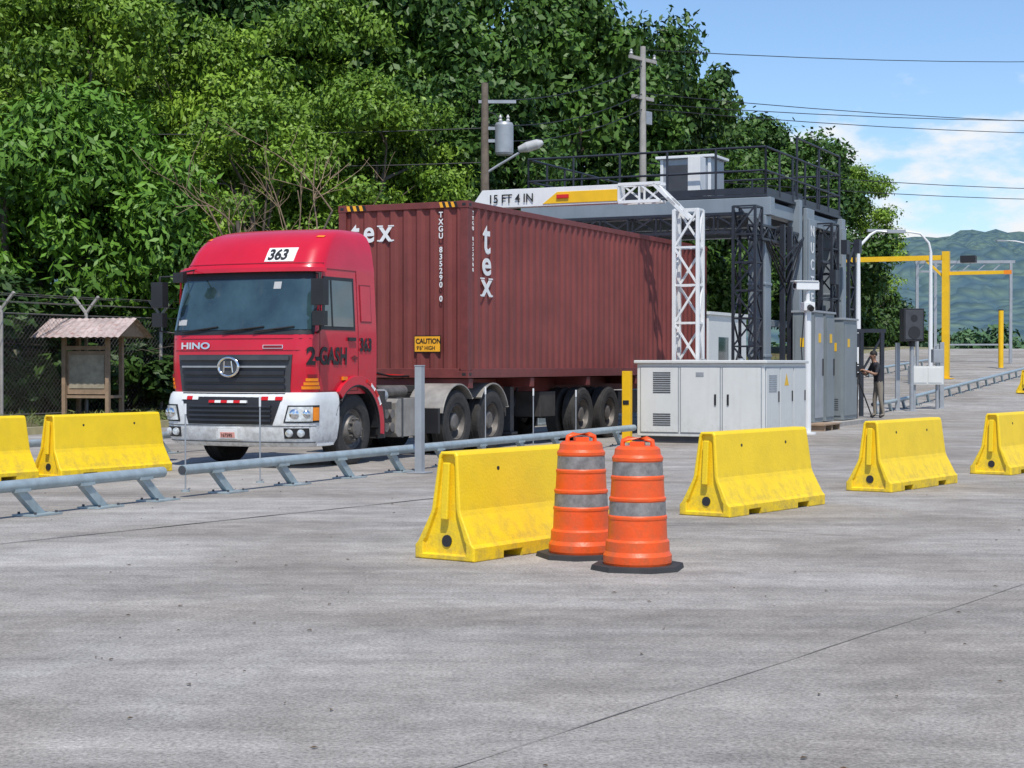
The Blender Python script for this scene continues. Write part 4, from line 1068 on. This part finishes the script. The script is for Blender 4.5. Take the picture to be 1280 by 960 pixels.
# ------------------------------------------------------------ person with camera tripod
SKIN=mat('skin',(.30,.16,.10),.55,0,.05); SHIRT=mat('shirt_dark',(.022,.022,.028),.85,0,.2); PANT=mat('trousers_khaki',(.24,.21,.17),.85,0,.1)
SHOE=mat('shoes',(.03,.025,.02),.6,0,.1); HAIR=mat('hair',(.012,.010,.009),.7,0,.2)
def person(x,y,rz):
    root=empty('camera_operator',(x,y,gz(y)),rz)
    V=[];E=[];R=[]
    def a(p,r,par=None):
        V.append(p);R.append(r)
        if par is not None:E.append((par,len(V)-1))
        return len(V)-1
    pel=a((0,0,.95),(.15,.125))
    wst=a((-.02,0,1.10),(.135,.11),pel); ch=a((-.07,0,1.30),(.165,.12),wst); up=a((-.10,0,1.43),(.12,.09),ch); nk=a((-.135,0,1.52),.052,up); hd=a((-.16,0,1.60),.078,nk); hd2=a((-.17,0,1.68),.092,hd); a((-.165,0,1.74),.075,hd2)
    for sg in (-1,1):
        hp=a((0,sg*.09,.88),.095,pel); kn=a((-.03-.03*sg,sg*.12,.50),.062,hp); an=a((.02-.06*sg,sg*.13,.10),.045,kn); a((-.12-.06*sg,sg*.14,.045),.045,an)
        sh=a((-.09,sg*.19,1.41),.062,up); el=a((-.22,sg*.27,1.17),.045,sh); wr=a((-.44,sg*.13,1.27),.030,el); pm=a((-.51,sg*.10,1.29),(.034,.024),wr)
        for k in range(4):
            f=a((-.545,sg*(.10-.02*(k-1.5)),1.30+.012*(1.5-abs(k-1.5))),.0095,pm); f2=a((-.575,sg*(.095-.02*(k-1.5)),1.285),.009,f); a((-.58,sg*(.08-.018*(k-1.5)),1.262),.008,f2)
        th=a((-.50,sg*.06,1.315),.011,pm); a((-.535,sg*.045,1.31),.009,th)
    me=bpy.data.meshes.new('body'); me.from_pydata(V,E,[]); o=bpy.data.objects.new('body',me); sc.collection.objects.link(o)
    sm=o.modifiers.new('skin','SKIN'); sv=me.skin_vertices[0].data
    for i,r in enumerate(R): sv[i].radius=r if isinstance(r,tuple) else (r,r)
    sv[0].use_root=True; o.modifiers.new('sub','SUBSURF').render_levels=2; o.modifiers['sub'].levels=2
    dg=bpy.context.evaluated_depsgraph_get(); dg.update(); me2=bpy.data.meshes.new_from_object(o.evaluated_get(dg)); bpy.data.objects.remove(o)
    me2.materials.clear()
    for m_ in (SHIRT,PANT,SKIN,SHOE): me2.materials.append(m_)
    for p in me2.polygons:
        c=p.center; k=0
        if c.z<.10: k=3
        elif c.z<.98 and c.x>-.22: k=1
        elif c.z>1.50: k=2
        elif c.x<-.26 or (abs(c.y)>.225 and c.z<1.22): k=2
        p.material_index=k; p.use_smooth=True
    o=bpy.data.objects.new('body',me2); sc.collection.objects.link(o); o.parent=root
    m=MB()
    c0=Vector((-.165,0,1.695)); pr=[]
    for k in range(8):
        an_=math.radians(-8)+math.radians(98)*k/7; pr.append((.104*math.cos(an_),.112*math.sin(an_)))
    m.lathe(pr,c0+Vector((.014,0,.01)),(.22,0,1),HAIR,20)
    for sg in (-1,1):
        m.lathe([(0,.012),(.018,.008),(.026,0),(.018,-.008)],c0+Vector((.0,sg*.094,-.025)),(0,sg,0),SKIN,10)
        m.lathe([(0,.006),(.010,.004),(.012,0)],c0+Vector((-.086,sg*.032,-.01)),(-1,0,0),TXTW,8); m.lathe([(0,.004),(.006,.0)],c0+Vector((-.091,sg*.032,-.01)),(-1,0,0),BLK,8)
    m.tube([c0+Vector((-.09,0,-.005)),c0+Vector((-.108,0,-.04))],[.008,.016],SKIN,8)
    m.tube([c0+Vector((-.088,-.025,-.068)),c0+Vector((-.093,0,-.07)),c0+Vector((-.088,.025,-.068))],.005,REDD,6)
    m.make('head_details',root)
    return root
person(9.75,45.6,.25)
def tripod(m):
    for a in (0,2.1,4.2): m.tube([(0,0,1.05),(.42*math.cos(a),.42*math.sin(a),0.01)],[.022,.016],BLK,6)
    m.cyl((0,0,.9),(0,0,1.22),.025,BLK); m.box(-.20,.16,-.07,.07,1.24,1.40,BLK); m.cyl((-.20,0,1.32),(-.32,0,1.32),.055,BLK); m.box(-.1,.05,-.02,.02,1.42,1.46,BLK)
    m.cyl((.1,0,1.2),(.34,.05,1.1),.012,BLK)
top('camera_tripod',9.17,45.45,tripod,.25)

# ------------------------------------------------------------ light, sky, camera
EL=math.radians(60); dx,dy=.10,-1.0; n_=math.hypot(dx,dy); dx/=n_;dy/=n_
sd=Vector((dx*math.cos(EL),dy*math.cos(EL),math.sin(EL)))
ld=bpy.data.lights.new('sun','SUN'); ld.energy=4.2; ld.angle=math.radians(.6); ld.color=(1,.955,.88)
lo=bpy.data.objects.new('sun',ld); sc.collection.objects.link(lo); lo.rotation_euler=(-sd).to_track_quat('-Z','Y').to_euler(); lo.location=(0,-20,60)
w=bpy.data.worlds.new('World'); sc.world=w; w.use_nodes=True; N=w.node_tree.nodes;L=w.node_tree.links
bg=N['Background']; bg.inputs['Strength'].default_value=.135
sk=N.new('ShaderNodeTexSky'); sk.sky_type='NISHITA'; sk.sun_disc=False; sk.sun_elevation=EL; sk.sun_rotation=math.atan2(dx,dy); sk.air_density=1.0; sk.dust_density=.3; sk.ozone_density=3.0
tint=N.new('ShaderNodeMix'); tint.data_type='RGBA'; tint.blend_type='MULTIPLY'; tint.inputs[0].default_value=1; tint.inputs[7].default_value=(.96,1.06,1.18,1); L.new(sk.outputs[0],tint.inputs[6])
tc=N.new('ShaderNodeTexCoord'); sx=N.new('ShaderNodeSeparateXYZ'); L.new(tc.outputs['Generated'],sx.inputs[0])
mp=N.new('ShaderNodeMapping'); mp.inputs['Scale'].default_value=(1,1,2.4); mp.inputs['Location'].default_value=(.35,.1,.0); L.new(tc.outputs['Generated'],mp.inputs[0])
c1=N.new('ShaderNodeTexNoise'); c1.inputs['Scale'].default_value=9; c1.inputs['Detail'].default_value=7; c1.inputs['Roughness'].default_value=.58; L.new(mp.outputs[0],c1.inputs['Vector'])
th=N.new('ShaderNodeMapRange'); th.inputs[1].default_value=.06; th.inputs[2].default_value=.16; th.inputs[3].default_value=.19; th.inputs[4].default_value=-.04; L.new(sx.outputs['Z'],th.inputs[0])
ad=N.new('ShaderNodeMath'); ad.operation='ADD'; L.new(c1.outputs['Fac'],ad.inputs[0]); L.new(th.outputs[0],ad.inputs[1])
cr=N.new('ShaderNodeMapRange'); cr.interpolation_type='SMOOTHSTEP'; cr.inputs[1].default_value=.56; cr.inputs[2].default_value=.70; L.new(ad.outputs[0],cr.inputs[0])
mx=N.new('ShaderNodeMix'); mx.data_type='RGBA'; mx.inputs[7].default_value=(6.7,6.9,7.1,1)
L.new(cr.outputs[0],mx.inputs[0]); L.new(tint.outputs[2],mx.inputs[6]); L.new(mx.outputs[2],bg.inputs['Color'])
cam=bpy.data.cameras.new('camera'); co=bpy.data.objects.new('camera',cam); sc.collection.objects.link(co)
co.location=(0,0,1.45); co.rotation_euler=(math.radians(90-.668),0,0); cam.lens=60.3; cam.sensor_width=36; cam.clip_end=8000; sc.camera=co
